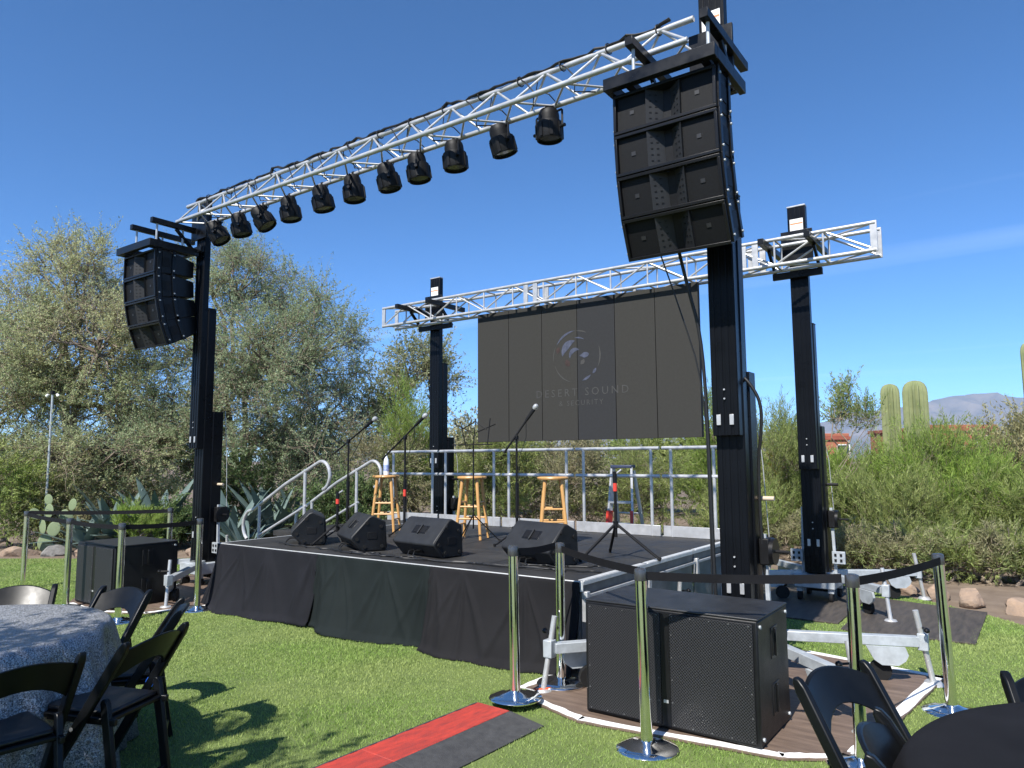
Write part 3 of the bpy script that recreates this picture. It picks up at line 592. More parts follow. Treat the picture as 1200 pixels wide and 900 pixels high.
for i, (x, y, a, b_, c, m) in enumerate([(-7.15, .62, .38, .22, .16, STONE), (-6.55, 1.0, .30, .2, .15, STONEG), (-6.1, 1.3, .26, .2, .15, STONE), (-5.6, 1.6, .30, .2, .13, STONE), (-5.05, 1.95, .25, .18, .14, STONEG), (-4.45, 2.4, .24, .2, .15, STONE), (-3.95, 2.75, .26, .2, .16, STONE), (-3.55, 3.15, .22, .18, .15, STONE), (-7.8, .2, .35, .22, .17, STONE)]):
    boulder('tan and grey boulder edging the lawn below the agaves', x, y, a, b_, c, 40 + i, m, 'boulders edging the lawn below the agaves')

def sensor_pole():
    b = foot(57, 13.9); t = thing('sensor_pole', 'thin grey garden pole with two small white heads among the brush', 'pole', b); H = P(60, 462, 13.9).z
    MB().cyl((0, 0, -.05), (0, 0, H), .022, n=8).build('pole', GREYP, t); MB().box((0, 0, H + .03), (.1, .06, .07)).build('junction_box', BMATTE, t, .005)
    for s in (-1, 1): MB().cyl((s * .08, s * .04, H), (s * .11, s * .06, H - .04), .022, .030, 10).build('lamp_head', WHITEP, t)
sensor_pole()

# ------------------------------------------------------------------ stage
HS = 0.70; SW = 4.75; SD = 3.40
def make_stage():
    t = thing('stage', 'low black deck stage with bright aluminium edging', 'stage', (0, 0, 0))
    nx, ny = 4, 3; pw = SW / nx; pd = SD / ny
    for i in range(nx):
        for j in range(ny):
            o = MB().span(i * pw + .004, (i + 1) * pw - .004, j * pd + .004, (j + 1) * pd - .004, HS - .035, HS).build('deck_panel', DECK, t, .002)
            # front and side extrusions
    for (x0, x1, y0, y1, n) in ((-.012, SW + .012, -.014, .0, 'edge_rail'), (-.012, SW + .012, SD, SD + .014, 'edge_rail'), (-.014, 0, 0, SD, 'edge_rail'), (SW, SW + .014, 0, SD, 'edge_rail')):
        MB().span(x0, x1, y0, y1, HS - (.075 if y1 - y0 < .1 else .028), HS + .003).build(n, ALUW, t, .002)
    for k in range(3):   # bright top lips on the exposed side
        y0 = k * pd + .02; y1 = (k + 1) * pd - .03
        MB().span(SW - .045, SW + .012, y0, y1, HS + .0035, HS + .007).build('edge_lip', ALUW, t)
        MB().span(SW + .0145, SW + .03, y0, y1, HS - .125, HS - .10).build('side_rail', ALU, t, .003)
        MB().span(SW - .03, SW - .015, y0, y1, .06, HS - .036).build('side_panel', SIDEP, t)
    for i in range(nx + 1):
        for j in range(ny + 1):
            x = min(max(i * pw, .05), SW - .05); y = min(max(j * pd, .05), SD - .05)
            MB().cyl((x, y, 0), (x, y, HS - .04), .024, n=10).build('leg', ALU, t)
    for i in range(ny + 1):
        y = min(max(i * pd, .03), SD - .03)
        MB().span(SW - .01, SW + .04, y - .025, y + .025, HS - .30, HS - .075).build('corner_bracket', ALU, t, .004)
    # landing at the back by the stairs
    MB().span(-.80, -.016, 1.30, SD, HS - .07, HS - .003).build('landing_deck', DECK, t, .002)
    for (x, y) in ((-.75, 1.36), (-.75, SD - .06), (-.06, 1.36), (-.75, 2.4)): MB().cyl((x, y, 0), (x, y, HS - .07), .024, n=10).build('leg', ALU, t)
make_stage()
def drape(label, x0, x1, m, seed, corner=False):
    g = random.Random(seed); nx, nz = 150, 30; me = MB(); vs = []; ks = [(g.uniform(3, 7), g.uniform(0, 6), g.uniform(.4, 1)) for _ in range(4)]; peaks = [(g.uniform(x0, x1), g.uniform(.10, .25), g.uniform(.5, 1)) for _ in range(4)]
    wl_ = x1 - x0
    pins = [x0 + wl_ * q for q in (.04, .30 + g.uniform(-.06, .06), .62 + g.uniform(-.06, .06), .96)]; fans = [(p, c + g.uniform(-.06, .06), g.uniform(.022, .045), g.uniform(.5, 1.0)) for p in pins for c in (-.34, -.14, .08, .30)]
    def disp(x, s):
        f = sum(a * math.sin(k * x + p + 1.2 * s * math.sin(x * 2)) for k, p, a in ks) * .020 * (s ** .9)
        for (px, w, a) in peaks:
            q = (x - px - .15 * s) / (w * (.25 + s)); f += a * .085 * s ** .8 * math.exp(-q * q)
        for (p, c, w, a) in fans:
            q = (x - p - c * s) / (w * (.35 + s)); f += a * .028 * min(1, s * 4) * (1 - .35 * s) * math.exp(-q * q)
        return f
    for j in range(nz + 1):
        s = j / nz
        for i in range(nx + 1):
            q = i / nx; x = x0 + wl_ * q
            z = HS - .010 - s * (HS - .020); y = -.022 - .075 * s ** 1.6 - disp(x, s) - .010 * math.sin(q * PI) * s
            if s > .93: y -= (s - .93) * .55 * (1 + .5 * math.sin(x * 5 + seed))
            z += .012 * s * math.sin(x * 3 + seed)
            vs.append(Vector((x, y, max(z, .008))))
    n1 = nx + 1
    fs = [(j * n1 + i, j * n1 + i + 1, (j + 1) * n1 + i + 1, (j + 1) * n1 + i) for j in range(nz) for i in range(nx)]
    # top flap folded over the deck edge
    k = len(vs)
    for i in range(n1): vs.append(Vector((vs[i].x, -.0165, HS - .004)))
    fs += [(k + i, k + i + 1, i + 1, i) for i in range(nx)]
    me.add(vs, fs)
    if corner:   # the end of the cloth turned round the left corner of the stage
        vs = []; nn = 24
        for j in range(nz + 1):
            s = j / nz
            for i in range(nn + 1):
                q = i / nn; y = -.022 - .075 * s ** 1.6 * (1 - q) + q * (.75 * (1 - .1 * s)); x = x0 - .02 - .20 * s ** 1.5 - .03 * s * math.sin(q * 9) - .02 * math.sin(q * PI); vs.append(Vector((x if i else x0, y, HS - .002 - s * (HS - .010))))
        fs = [(j * (nn + 1) + i, j * (nn + 1) + i + 1, (j + 1) * (nn + 1) + i + 1, (j + 1) * (nn + 1) + i) for j in range(nz) for i in range(nn)]
        # closing fillet from front hem to flared side
        me.add(vs, fs)
    o = me.build('stage_skirt', m, None, 0, 70); sd = o.modifiers.new('thick', 'SOLIDIFY'); sd.thickness = .003; sd.offset = 0
    return tag(o, label, 'stage skirt')
drape('black cloth stage skirt wrapping the corner beside the front lift', -.02, 1.72, DR1, 3, True)
drape('faded greenish black cloth skirt hung in the middle of the stage front', 1.70, 3.24, DR2, 8)
drape('brownish black cloth skirt ending at the open stage corner', 3.22, 4.74, DR3, 12)

# guard rails along the back
def rail_section(x0, x1, label, gap=.02, end_post=False):
    y = SD - .05; t = thing('guard_rail', label, 'railing', ((x0 + x1) / 2, y, HS), 0, 'guard rail sections along the back of the stage'); w = (x1 - x0) / 2 - gap; base = 0.003
    for z in (1.06, .72): MB().cyl((-w, 0, z), (w, 0, z), .022, n=10).build('rail', ALU, t)
    for s in (-1, 1): MB().cyl((s * (w - .11), 0, base), (s * (w - .11), 0, 1.05), .020, n=10).build('post', ALU, t)
    MB().span(-w, w, -.015, .012, base, .13).build('kick_plate', ALU, t, .003)
    return t
gx_ = [-.72, .36, 1.52, 2.72, 3.93, 4.72]
lab = ['stage guard rail section standing left of the rear tower', 'stage guard rail section behind the middle stool and music stand', 'stage guard rail section behind the tallest microphone stand', 'stage guard rail section in front of the folded ladder', 'short stage guard rail section ending at the front right tower']
for i in range(5): rail_section(gx_[i], gx_[i + 1], lab[i])

def stairs():
    t = thing('stage_stairs', 'aluminium stage stairs with two curved tubular handrails', 'stairs', (-.82, 0, 0)); y0, y1 = 1.62, 2.52
    for k in range(4): MB().span(-.02 - (k + 1) * .30, .02 - k * .30, y0, y1, HS - .16 * (k + 1) - .045, HS - .16 * (k + 1)).build('tread', DECK, t, .003)
    for y in (y0 - .02, y1 + .02):
        MB().bar((0.02, y, HS - .16), (-1.25, y, .05), .03, .12).build('stringer', ALU, t, .003)
        h = []
        for a in range(0, 13): h.append((.62 + .17 * math.cos(R(-60 + a * 15) - .3), y, 1.43 + .19 * math.sin(R(-60 + a * 15) - .3)))
        h = [p for p in h]
        top = h[-1]; h += [(-.15, y, 1.30), (-.85, y, .93)]
        for a in range(0, 9): h.append((-.98 - .11 * math.sin(R(a * 22.5)) - .02 * a / 8, y, .80 - .0 + .10 * math.cos(R(a * 22.5)) - .025 * a))
        MB().tube(h, .024, 10).build('handrail', ALU, t)
        for x in (-.72, .28):
            zt = 1.0 if x < 0 else 1.515; MB().cyl((x, y, max(0, HS - .1 + (x) * .53) if x < 0 else HS - .1), (x, y, zt), .022, n=10).build('post', ALU, t)
        MB().cyl((-.75, y, .55), (.32, y, 1.02), .018, n=10).build('mid_rail', ALU, t)
stairs()

# ------------------------------------------------------------------ lifts
def jack_arm(t, base, end, zb=.30):
    b = Vector((base[0], base[1], zb)); e = Vector((end[0], end[1], zb)); d = (e - b).normalized()
    arm = MB().bar(b, e, .07, .07).build('outrigger_arm', GREYP, t, .004)
    MB().prism([(-.36, -.035), (-.10, -.035), (-.08, -.09), (-.10, -.13), (-.15, -.165), (-.26, -.165), (-.31, -.13)], -.012, .012, lambda u, v, k: e + d * u + Vector((0, 0, v)) + d.cross(Vector((0, 0, 1))) * (k + .052)).build('caster_bracket', GREYP, arm)
    c = e - d * .26 + Vector((0, 0, -.215))
    side = d.cross(Vector((0, 0, 1)))
    MB().cyl(c - side * .02, c + side * .02, .075, n=18).build('caster_wheel', RUBBER, arm)
    lean = d * .05
    j = MB().cyl(e + d * .035 + Vector((0, 0, -zb + .02)) + lean, e + d * .035 + Vector((0, 0, .22)) - lean * .8, .020, n=12).build('jack_leg', ALU, t)
    MB().cyl(e + d * .035 + lean + Vector((0, 0, -zb + .003)), e + d * .035 + lean + Vector((0, 0, -zb + .03)), .075, .05, 18).build('jack_foot', ALU, j)
    MB().box(e + d * .035, (.07, .07, .12)).build('jack_collar', GREYP, j, .006)
    k0 = e + d * .035 + Vector((0, 0, .10)); MB().cyl(k0, k0 + side * .09, .008, n=8).build('jack_handle', BMATTE, j)
    MB().lathe([(.004, -.02), (.018, -.012), (.022, 0), (.018, .012), (.004, .02)], tuple(k0 + side * .1), 12).build('knob', BPLAST, j)
def mast_section(t, w, d, z0, z1, y, name='mast_section'):
    # extruded mast profile: deep C channels with ribs on the front face
    mb = MB().span(-w / 2, w / 2, y - d / 2 + .006, y + d / 2, z0, z1)
    rib = w / 9
    for k in range(4):
        x = -w / 2 + rib * .35 + k * 2.3 * rib; mb.span(x, x + rib * 1.5, y - d / 2, y - d / 2 + .0059, z0 + .001, z1 - .001)
    return mb.build(name, MASTM, t, .003)
def lift(label, x, y, H, arms, rear=False, forks=((-.29, .29), .78), fz=4.8, fy=-.75, mz=(2.3, 3.7), winch=1, sect=.235):
    t = thing('lift_tower', label, 'lift tower', (x, y, 0))
    w = sect
    mast_section(t, w + .015, .15, .10, mz[0], .07)
    a = mast_section(t, w - .012, .115, .32, mz[1], -.065)
    b = mast_section(t, w - .03, .09, mz[0] - .5, H, -.170)
    for (z, yy, n) in ((.62, -.1225, a), (mz[0] - .42, -.215, b)):
        for s in (-1, 1): MB().span(s * .05 - .016, s * .05 + .016, yy - .010, yy - .0005, z, z + .08).build('guide_plate', ALU, n, .002)
        for k in range(2): MB().cyl((0, yy - .010, z + .20 + k * .07), (0, yy, z + .20 + k * .07), .007, n=8).build('bolt', ALU, n)
    MB().span(-w / 2 + .002, w / 2 - .002, -.124, -.0065, mz[1] + .0005, mz[1] + .012).build('top_cap', BSTEEL, a, .003)
    MB().span(-w / 2 + .012, w / 2 - .012, -.216, -.124, H + .0005, H + .018).build('top_cap', ALU, b, .003)
    s = MB().span(-.075, .075, -.2185, -.2155, H - .34, H - .15).build('warning_sticker', LABELW, b)
    MB().span(-.07, .07, -.2205, -.219, H - .215, H - .20).build('sticker_band', LABELO, s)
    # chassis
    MB().span(-.22, .22, -.20, .34, .16, .30).build('chassis', GREYP, t, .008)
    for sx_ in (-.17, .17):
        for sy_ in (-.14, .28):
            cst = MB().span(sx_ - .03, sx_ + .03, sy_ - .03, sy_ + .03, .11, .16).build('caster_fork', GREYP, t)
            MB().cyl((sx_ - .018, sy_, .06), (sx_ + .018, sy_, .06), .06, n=16).build('caster_wheel', RUBBER, cst)
    for sx_ in (-1, 1):
        br = MB().span(sx_ * .16 + (0 if sx_ > 0 else -.14), sx_ * .16 + (.14 if sx_ > 0 else 0), .02, .05, .42, .56).build('holed_bracket', GREYP, t, .003)
        for kx in range(2):
            for kz in range(2): MB().span(sx_ * .23 - .045 + kx * .06, sx_ * .23 - .02 + kx * .06, .012, .0195, .445 + kz * .06, .475 + kz * .06).build('bracket_hole', BMATTE, br)
        MB().bar((sx_ * .18, .10, .30), (sx_ * .16, .10, 1.05), .03, .03).build('brace', GREYP, t)
    # winch with hand wheel
    wz = .92; wi = MB().span(w / 2 + .012, w / 2 + .09, .05, .20, wz - .10, wz + .10).build('winch', BMATTE, t, .01)
    MB().cyl((w / 2 + .09, .12, wz), (w / 2 + .12, .12, wz), .10, n=24).build('winch_wheel', BPLAST, wi)
    MB().cyl((w / 2 + .12, .12, wz), (w / 2 + .22, .12, wz), .012, n=10).build('winch_axle', BMATTE, wi)
    MB().cyl((w / 2 + .01, .10, wz + .40), (w / 2 + .13, .10, wz + .40), .018, n=12).build('crank_grip', GRIP if fz > 4.5 else BPLAST, t)
    MB().tube([(w / 2 + .05, .215, wz), (w / 2 + .02, .212, 1.6), (w / 2 - .05, .208, mz[0] + .02)], .004, 6).build('winch_rope', ALU, t)
    for e in arms:
        dx, dy = e[0] - x, e[1] - y; L = math.hypot(dx, dy); jack_arm(t, (dx / L * .2, dy / L * .2 + .05), (dx, dy))
    # carriage with two square fork tubes
    cz = fz - .02
    ca = MB().span(-w / 2 - .06, w / 2 + .06, -.255, -.2225, cz - .12, cz + .26).build('carriage', BSTEEL, t, .004)
    (f0, f1), fl = forks[0], forks[1]
    for fx in (f0, f1):
        fk = MB().span(fx - .032, fx + .032, fy, .05, fz - .035, fz + .035).build('fork_tube', BSTEEL, t, .003)
        MB().bar((fx, -.24, fz - .30), (fx, -.52, fz - .04), .03, .04).build('gusset', BSTEEL, fk)
    MB().span(min(f0, -w / 2) - .03, max(f1, w / 2) + .03, -.30, -.2575, fz - .34, fz - .26).build('fork_beam', BSTEEL, t, .003)
    return t
lift('tall black lift mast beside the bare right end of the stage, behind the big subwoofer', 5.73, .72, 5.36, [(4.76, -.42), (6.84, 1.22), (6.62, -.02), (4.86, 1.62)], forks=((-.42, .17), .8), fz=4.795, fy=-.86)
lift('tall black lift mast at the draped end of the stage, before the grey green tree', -1.50, .72, 5.24, [(-.42, -.35), (-2.35, 1.62), (-2.4, -.1), (-.55, 1.6)], forks=((-.62, -.10), .8), fz=4.795, fy=-.86)
lift('rear black lift mast standing clear on the lawn beyond the stage', 5.50, 4.12, 4.62, [(6.42, 4.78), (4.75, 4.9), (6.3, 3.35), (4.95, 3.75)], forks=((-.25, .25), .8), fz=4.08, fy=-.85, mz=(2.0, 3.2))
lift('rear black lift mast behind the stage railing near the stairs', -.24, 4.12, 4.62, [(.7, 4.9), (-1.2, 4.9), (-1.1, 3.6), (.5, 3.62)], forks=((-.25, .40), .8), fz=4.08, fy=-.85, mz=(2.0, 3.2))

# ------------------------------------------------------------------ trusses
def truss(label, x0, x1, chords, pairs, pitch, cr_, br_, plates, name='lighting_truss', vertical=False):
    t = thing(name, label, 'truss', ((x0 + x1) / 2, chords[0][0], chords[0][1])); o = Vector(t.location)
    def L(p): return Vector(p) - o
    for (y, z) in chords: MB().cyl(L((x0, y, z)), L((x1, y, z)), cr_, n=14).build('chord', ALU, t)
    n = round((x1 - x0) / pitch); pt = (x1 - x0) / n
    for (a, b) in pairs:
        (ya, za), (yb, zb) = chords[a], chords[b]
        mes = {}
        for k in range(n):
            xa = x0 + k * pt
            for s in ((0, .5), (.5, 1)) if not vertical else ((0, 1),):
                fl = s[0] == 0 if not vertical else (k % 2 == 0)
                key = (fl,)
                if key not in mes:
                    p, q = (Vector((0, ya, za)), Vector((pt * (s[1] - s[0]), yb, zb)))
                    if not fl: p, q = (Vector((0, yb, zb)), Vector((pt * (s[1] - s[0]), ya, za)))
                    mes[key] = MB().cyl(p, q, br_, n=8).mesh('brace'); mes[key].materials.append(ALU)
                b_ = bpy.data.objects.new('brace', mes[key]); C.objects.link(b_); b_.parent = t; b_.location = (xa + s[0] * pt - o.x, -o.y, -o.z)
            if vertical and k:
                key = 'v'
                if key not in mes: mes[key] = MB().cyl((0, ya, za), (0, yb, zb), br_, n=8).mesh('brace'); mes[key].materials.append(ALU)
                b_ = bpy.data.objects.new('brace', mes[key]); C.objects.link(b_); b_.parent = t; b_.location = (xa - o.x, -o.y, -o.z)
    ys = [c[0] for c in chords]; zs = [c[1] for c in chords]
    for px in plates:
        for (y, z) in ((min(ys), None), (max(ys), None)):
            MB().span(px - .035 - o.x, px + .035 - o.x, y - .012 - o.y, y + .012 - o.y, min(zs) - .02 - o.z, max(zs) + .02 - o.z).build('end_plate', ALU, t, .003)
    return t
FY, FZ = .22, 4.86
truss('front silver triangular truss carrying the row of stage lights', -1.62, 5.64, [(FY, FZ), (FY + .29, FZ), (FY + .145, FZ + .25)], [(0, 2), (1, 2), (0, 1)], .56, .025, .011, [])
truss('rear silver box truss carrying the wall of screens', -1.02, 6.40, [(3.50, 3.84), (3.80, 3.84), (3.50, 4.14), (3.80, 4.14)], [(0, 2), (1, 3), (0, 1), (2, 3)], .53, .023, .012, [-1.0, 1.86, 2.02, 4.98, 5.12, 6.38], vertical=True)

# ------------------------------------------------------------------ stage lights
def par_light(first=None):
    t = thing('stage_light', '', 'stage light')
    b = MB().lathe([(.05, .20), (.078, .19), (.092, .165), (.098, .13), (.098, .07)], n=20).build('rear_housing', BMATTE, t)
    mb = MB().lathe([(.102, .075), (.120, .066), (.122, .05), (.122, -.085), (.118, -.095), (.108, -.095), (.108, -.07), (.02, -.07)], n=24)
    mb.build('front_housing', BMATTE, t)
    for k in range(8):
        a = k * PI / 4; MB().box((.124 * math.cos(a), .124 * math.sin(a), -.02), (.012, .03, .13), (0, 0, a)).build('cooling_fin', BMATTE, b)
    MB().cyl((0, 0, -.074), (0, 0, -.069), .100, n=24).build('lens', GLASSD, t)
    return t
def place_light(proto, x, tilt, rz, label):
    o = dup(proto, (x, FY + .29, FZ - .215), None, label); o.rotation_euler = Euler((tilt, 0, rz), 'XYZ')
    # the yoke hangs plumb from the chord, its own part
    m = (Euler((tilt, 0, rz), 'XYZ').to_matrix()).inverted()
    def l(p): return m @ Vector(p)
    ax = Euler((0, 0, rz)).to_matrix() @ Vector((1, 0, 0))
    MB().tube([l(ax * -.150 + Vector((0, 0, -.0))), l(ax * -.150 + Vector((0, 0, .15))), l(ax * -.145 + Vector((0, 0, .157))), l(ax * .145 + Vector((0, 0, .157))), l(ax * .150 + Vector((0, 0, .15))), l(ax * .150)], .010, 6).build('yoke', BMATTE, o)
    for s in (-1, 1): MB().cyl(l(ax * s * .115), l(ax * s * .182), .016, n=10).build('knob', BPLAST, o)
    MB().box(l((0, 0, .195)), (.035, .06, .085), m).build('clamp', BMATTE, o, .004)
    cb_ = [(.02, .03, .17), (.08, .02, .24), (.05, -.08, .30), (-.06, -.12, .36), (-.02, -.145, .46)]
    MB().tube([l(p) for p in cb_], .006, 6).build('power_cord', CABLE, o)
    return o
proto = par_light()
PX = [(-1.08, .58, -1.0), (-.58, .26, -.8), (-.09, .62, -1.0), (.43, .20, -.9), (1.03, .24, -.8), (1.56, .16, -1.1), (2.11, .24, -.8), (2.55, .17, -1.0), (3.05, .10, -.7), (3.65, .28, -.6), (4.18, .05, -.1)]
names = ['first', 'second', 'third', 'fourth', 'fifth', 'sixth', 'seventh', 'eighth', 'ninth', 'tenth', 'eleventh']
for i, (x, ti, rz) in enumerate(PX):
    lb = ('%s black stage light along the front truss, counting from the draped stage corner' % names[i])
    o = place_light(proto, x, ti, rz, lb); o['group'] = 'stage lights hung from the front truss'
for ch in list(kids(proto)):
    for g_ in list(kids(ch)): bpy.data.objects.remove(g_)
    bpy.data.objects.remove(ch)
bpy.data.objects.remove(proto)
def truss_cable():
    g = random.Random(6); pts = []
    for k in range(90):
        x = -1.4 + 6.85 * k / 89; pts.append((x, FY + .145 + g.uniform(-.02, .02), FZ + .25 + .032 + abs(g.gauss(0, .010)) + (.04 if k in (22, 23, 41, 58) else 0)))
    mb = MB().tube(pts, .012, 6); p2 = [(p[0], p[1] - .022, p[2] - .006 + .008 * math.sin(i)) for i, p in enumerate(pts)]
    mb.tube(p2, .009, 6)
    t = thing('power_cable', 'black power cable bundle strapped along the top of the front truss', 'cable', (2, FY + .145, FZ + .28)); o = Vector(t.location)
    mb.v = [tuple(Vector(v) - o) for v in mb.v]; mb.build('cable_run', CABLE, t)
    for k in range(15):
        x = -1.1 + k * .46; MB().tube([Vector((x + .01 * math.cos(a), FY + .145 + .042 * math.cos(a), FZ + .262 + .046 * math.sin(a))) - o for a in [i * PI / 5 for i in range(11)]], .006, 5).build('strap', CABLE, t)
    for k in range(11):
        x = -1.15 + k * .56 + .07 * math.sin(k * 2.3); MB().tube([Vector(p) - o for p in ((x, FY + .145, FZ + .285), (x + .10, FY + .08, FZ + .20), (x + .22, FY + .04, FZ + .05), (x + .16, FY + .12, FZ - .03), (x + .3, FY + .25, FZ - .02))], .007, 5).build('drop_cable', CABLE, t)
truss_cable()

# ------------------------------------------------------------------ line arrays
BW, BH, BD = .80, .318, .50
def array_box_meshes():
    M = {}
    # trapezoid cabinet (plan): full width front, narrower back, side view tapers slightly
    mb = MB(); f = .004
    poly = [(-BW / 2, 0), (BW / 2, 0), (BW / 2, .22), (BW / 2 - .10, BD), (-BW / 2 + .10, BD), (-BW / 2, .22)]
    # shell with open front recess
    mb.prism(poly, 0, 1, lambda u, v, t_: Vector((u, v + .10, (-BH / 2 + .004 + .10 * v) if t_ == 0 else (BH / 2 - .004 - .10 * v))))
    M['cabinet'] = mb.mesh('cabinet')
    mb = MB()   # front frame
    for (x0, x1, z0, z1) in ((-BW / 2, BW / 2, BH / 2 - .026, BH / 2 - .002), (-BW / 2, BW / 2, -BH / 2 + .002, -BH / 2 + .026), (-BW / 2, -BW / 2 + .022, -BH / 2 + .026, BH / 2 - .026), (BW / 2 - .022, BW / 2, -BH / 2 + .026, BH / 2 - .026)): mb.span(x0, x1, 0, .0985, z0, z1)
    M['front_frame'] = mb.mesh('front_frame')
    M['g'] = []
    for s in (-1, 1):
        mb = MB(); x0, x1 = s * .375, s * .135
        mb.span(min(x0, x1), max(x0, x1), .030, .036, -BH / 2 + .027, BH / 2 - .027); a = mb.mesh('woofer_grille')
        b = MB().box((s * .255, .027, 0), (.034, .004, .030)).mesh('badge')
        mb = MB()  # flared horn wall
        pl = [(s * .133, .004), (s * .030, .092), (s * .030, .097), (s * .133, .097)]
        mb.prism(pl, -BH / 2 + .027, BH / 2 - .027, lambda u, v, t_: Vector((u, v, t_))); c = mb.mesh('waveguide_wall')
        mb = MB(); vx = Vector((s * -.103, .088, 0)).normalized(); nrm = Vector((-s * .088, -.103, 0)).normalized()
        e0 = MB().box((0, 0, 0), (.018, .003, .008), Matrix((vx, nrm, Vector((0, 0, 1)))).transposed()).mesh('waveguide_slot'); e = []
        for i in range(5):
            for j in range(2):
                p = Vector((s * .133, .004, 0)) + vx * (.035 + .045 * j) + nrm * .0016; p.z = -.09 + i * .045; e.append(tuple(p))
        M['g'].append((a, b, c, (e0, e)))
    M['slot'] = MB().span(-.03, .03, .0935, .0975, -BH / 2 + .027, BH / 2 - .027).mesh('horn_throat')
    M['side'] = []
    for s in (-1, 1):
        st_ = [MB().span(s * (BW / 2 + .007) - .007, s * (BW / 2 + .007) + .007, y0, y0 + .045, -BH / 2 + .01, BH / 2 + .01).mesh('rigging_strap') for y0 in (.03, .235)]
        pn = MB().cyl((s * (BW / 2 + .013), 0, 0), (s * (BW / 2 + .024), 0, 0), .009, n=8).mesh('rigging_pin')
        M['side'].append((st_, pn, s, MB().span(s * (BW / 2 + .003) - .003, s * (BW / 2 + .003) + .003, .10, .21, -.06, .06).mesh('handle_recess')))
    return M
AM = array_box_meshes()
def array_box(label, x, y, z, tilt, group):
    t = thing('line_array_speaker', label, 'speaker', (x, y, z), 0, group); t.rotation_euler = (tilt, 0, 0)
    cab = link('cabinet', AM['cabinet'], CAB, t, .006); link('front_frame', AM['front_frame'], BPLAST, t, .003)
    for (a, b, c, (e0, e)) in AM['g']:
        g_ = link('woofer_grille', a, FINEG, t); link('badge', b, BADGE, g_); w_ = link('waveguide_wall', c, HORN, t)
        for q in e: link('waveguide_slot', e0, BMATTE, w_, 0, q)
    link('horn_throat', AM['slot'], BMATTE, t)
    for (st_, pn, s, c) in AM['side']:
        for k, sm in enumerate(st_):
            s_ = link('rigging_strap', sm, BSTEEL, t, .002)
            for z in (-.10, .11): link('rigging_pin', pn, GREYP, s_, 0, (0, .052 + k * .205, z))
        link('handle_recess', c, BMATTE, cab)
    return t
def line_array(x, y, ztop, words, flinks):
    fr = thing('flying_frame', 'black steel flying frame above the line array ' + words, 'rigging frame', (x, y, ztop), 0)
    w = BW / 2 + .035
    MB().span(-w, w, -.075, -.012, 0, .095).build('front_beam', BSTEEL, fr, .004)
    for s in (-1, 1): MB().span(s * w - (.05 if s > 0 else 0), s * w + (0 if s > 0 else .05), -.0115, .60, 0, .095).build('side_beam', BSTEEL, fr, .004)
    MB().span(-w + .05, w - .05, .52, .58, .01, .085).build('rear_beam', BSTEEL, fr, .004)
    for fx in flinks:
        for yy in (.10, .46): MB().cyl((fx - x, yy, .05), (fx - x, yy, .375), .014, n=8).build('shackle_link', GREYP, fr)
        MB().span(fx - x - .03, fx - x + .03, -.0115, .52, .02, .08).build('pick_bar', BSTEEL, fr, .003)
    p = Vector((x, y + .015, ztop - .012)); ang = 0.0
    pos = ['top', 'second', 'third', 'bottom']
    for k, ta in enumerate((0, 5, 12, 22)):
        a = R(ta); dn = Vector((0, math.sin(a), -math.cos(a))) if False else Vector((0, -math.sin(a) * -1, -math.cos(a)))
        c = p + dn * (BH / 2)
        array_box('%s cabinet of the line array hung %s' % (pos[k], words), c.x, c.y, c.z, a, 'line array cabinets hung ' + words)
        p = p + dn * (BH + .004)
line_array(5.57, -.16, 4.40, 'over the big subwoofer', (5.31, 5.90))
line_array(-1.86, -.16, 4.40, 'before the olive mesquite tree', (-2.12, -1.60))
def hang_cable(label, pts, r=.010):
    t = MB(); P0 = Vector(pts[-1]); 
    # smooth the path
    q = [Vector(p) for p in pts]
    for _ in range(2):
        n = [q[0]]
        for i in range(len(q) - 1): n += [q[i] * .75 + q[i + 1] * .25, q[i] * .25 + q[i + 1] * .75]
        n.append(q[-1]); q = n
    o = t.tube([p - P0 for p in q], r, 7).build('cable', CABLE, None, 0, 60, tuple(P0)); return tag(o, label, 'cable')
hang_cable('thick black speaker cable dropping from the bottom array cabinet down the mast', [(5.45, .35, 3.30), (5.50, .42, 2.95), (5.56, .50, 2.6), (5.58, .53, 2.0), (5.585, .545, 1.0), (5.6, .54, .31)], .014)
hang_cable('thin black cable slanting from the array to the mast', [(5.30, .32, 3.30), (5.42, .44, 2.8), (5.565, .53, 2.2), (5.57, .545, 1.2), (5.57, .53, .31)], .006)
hang_cable('black cable loop bulging out beside the right hand mast', [(5.80, .66, 2.28), (5.88, .66, 2.20), (5.95, .68, 2.05), (5.94, .70, 1.85), (5.89, .74, 1.6), (5.88, .78, .9), (5.90, .9, .29)], .013)

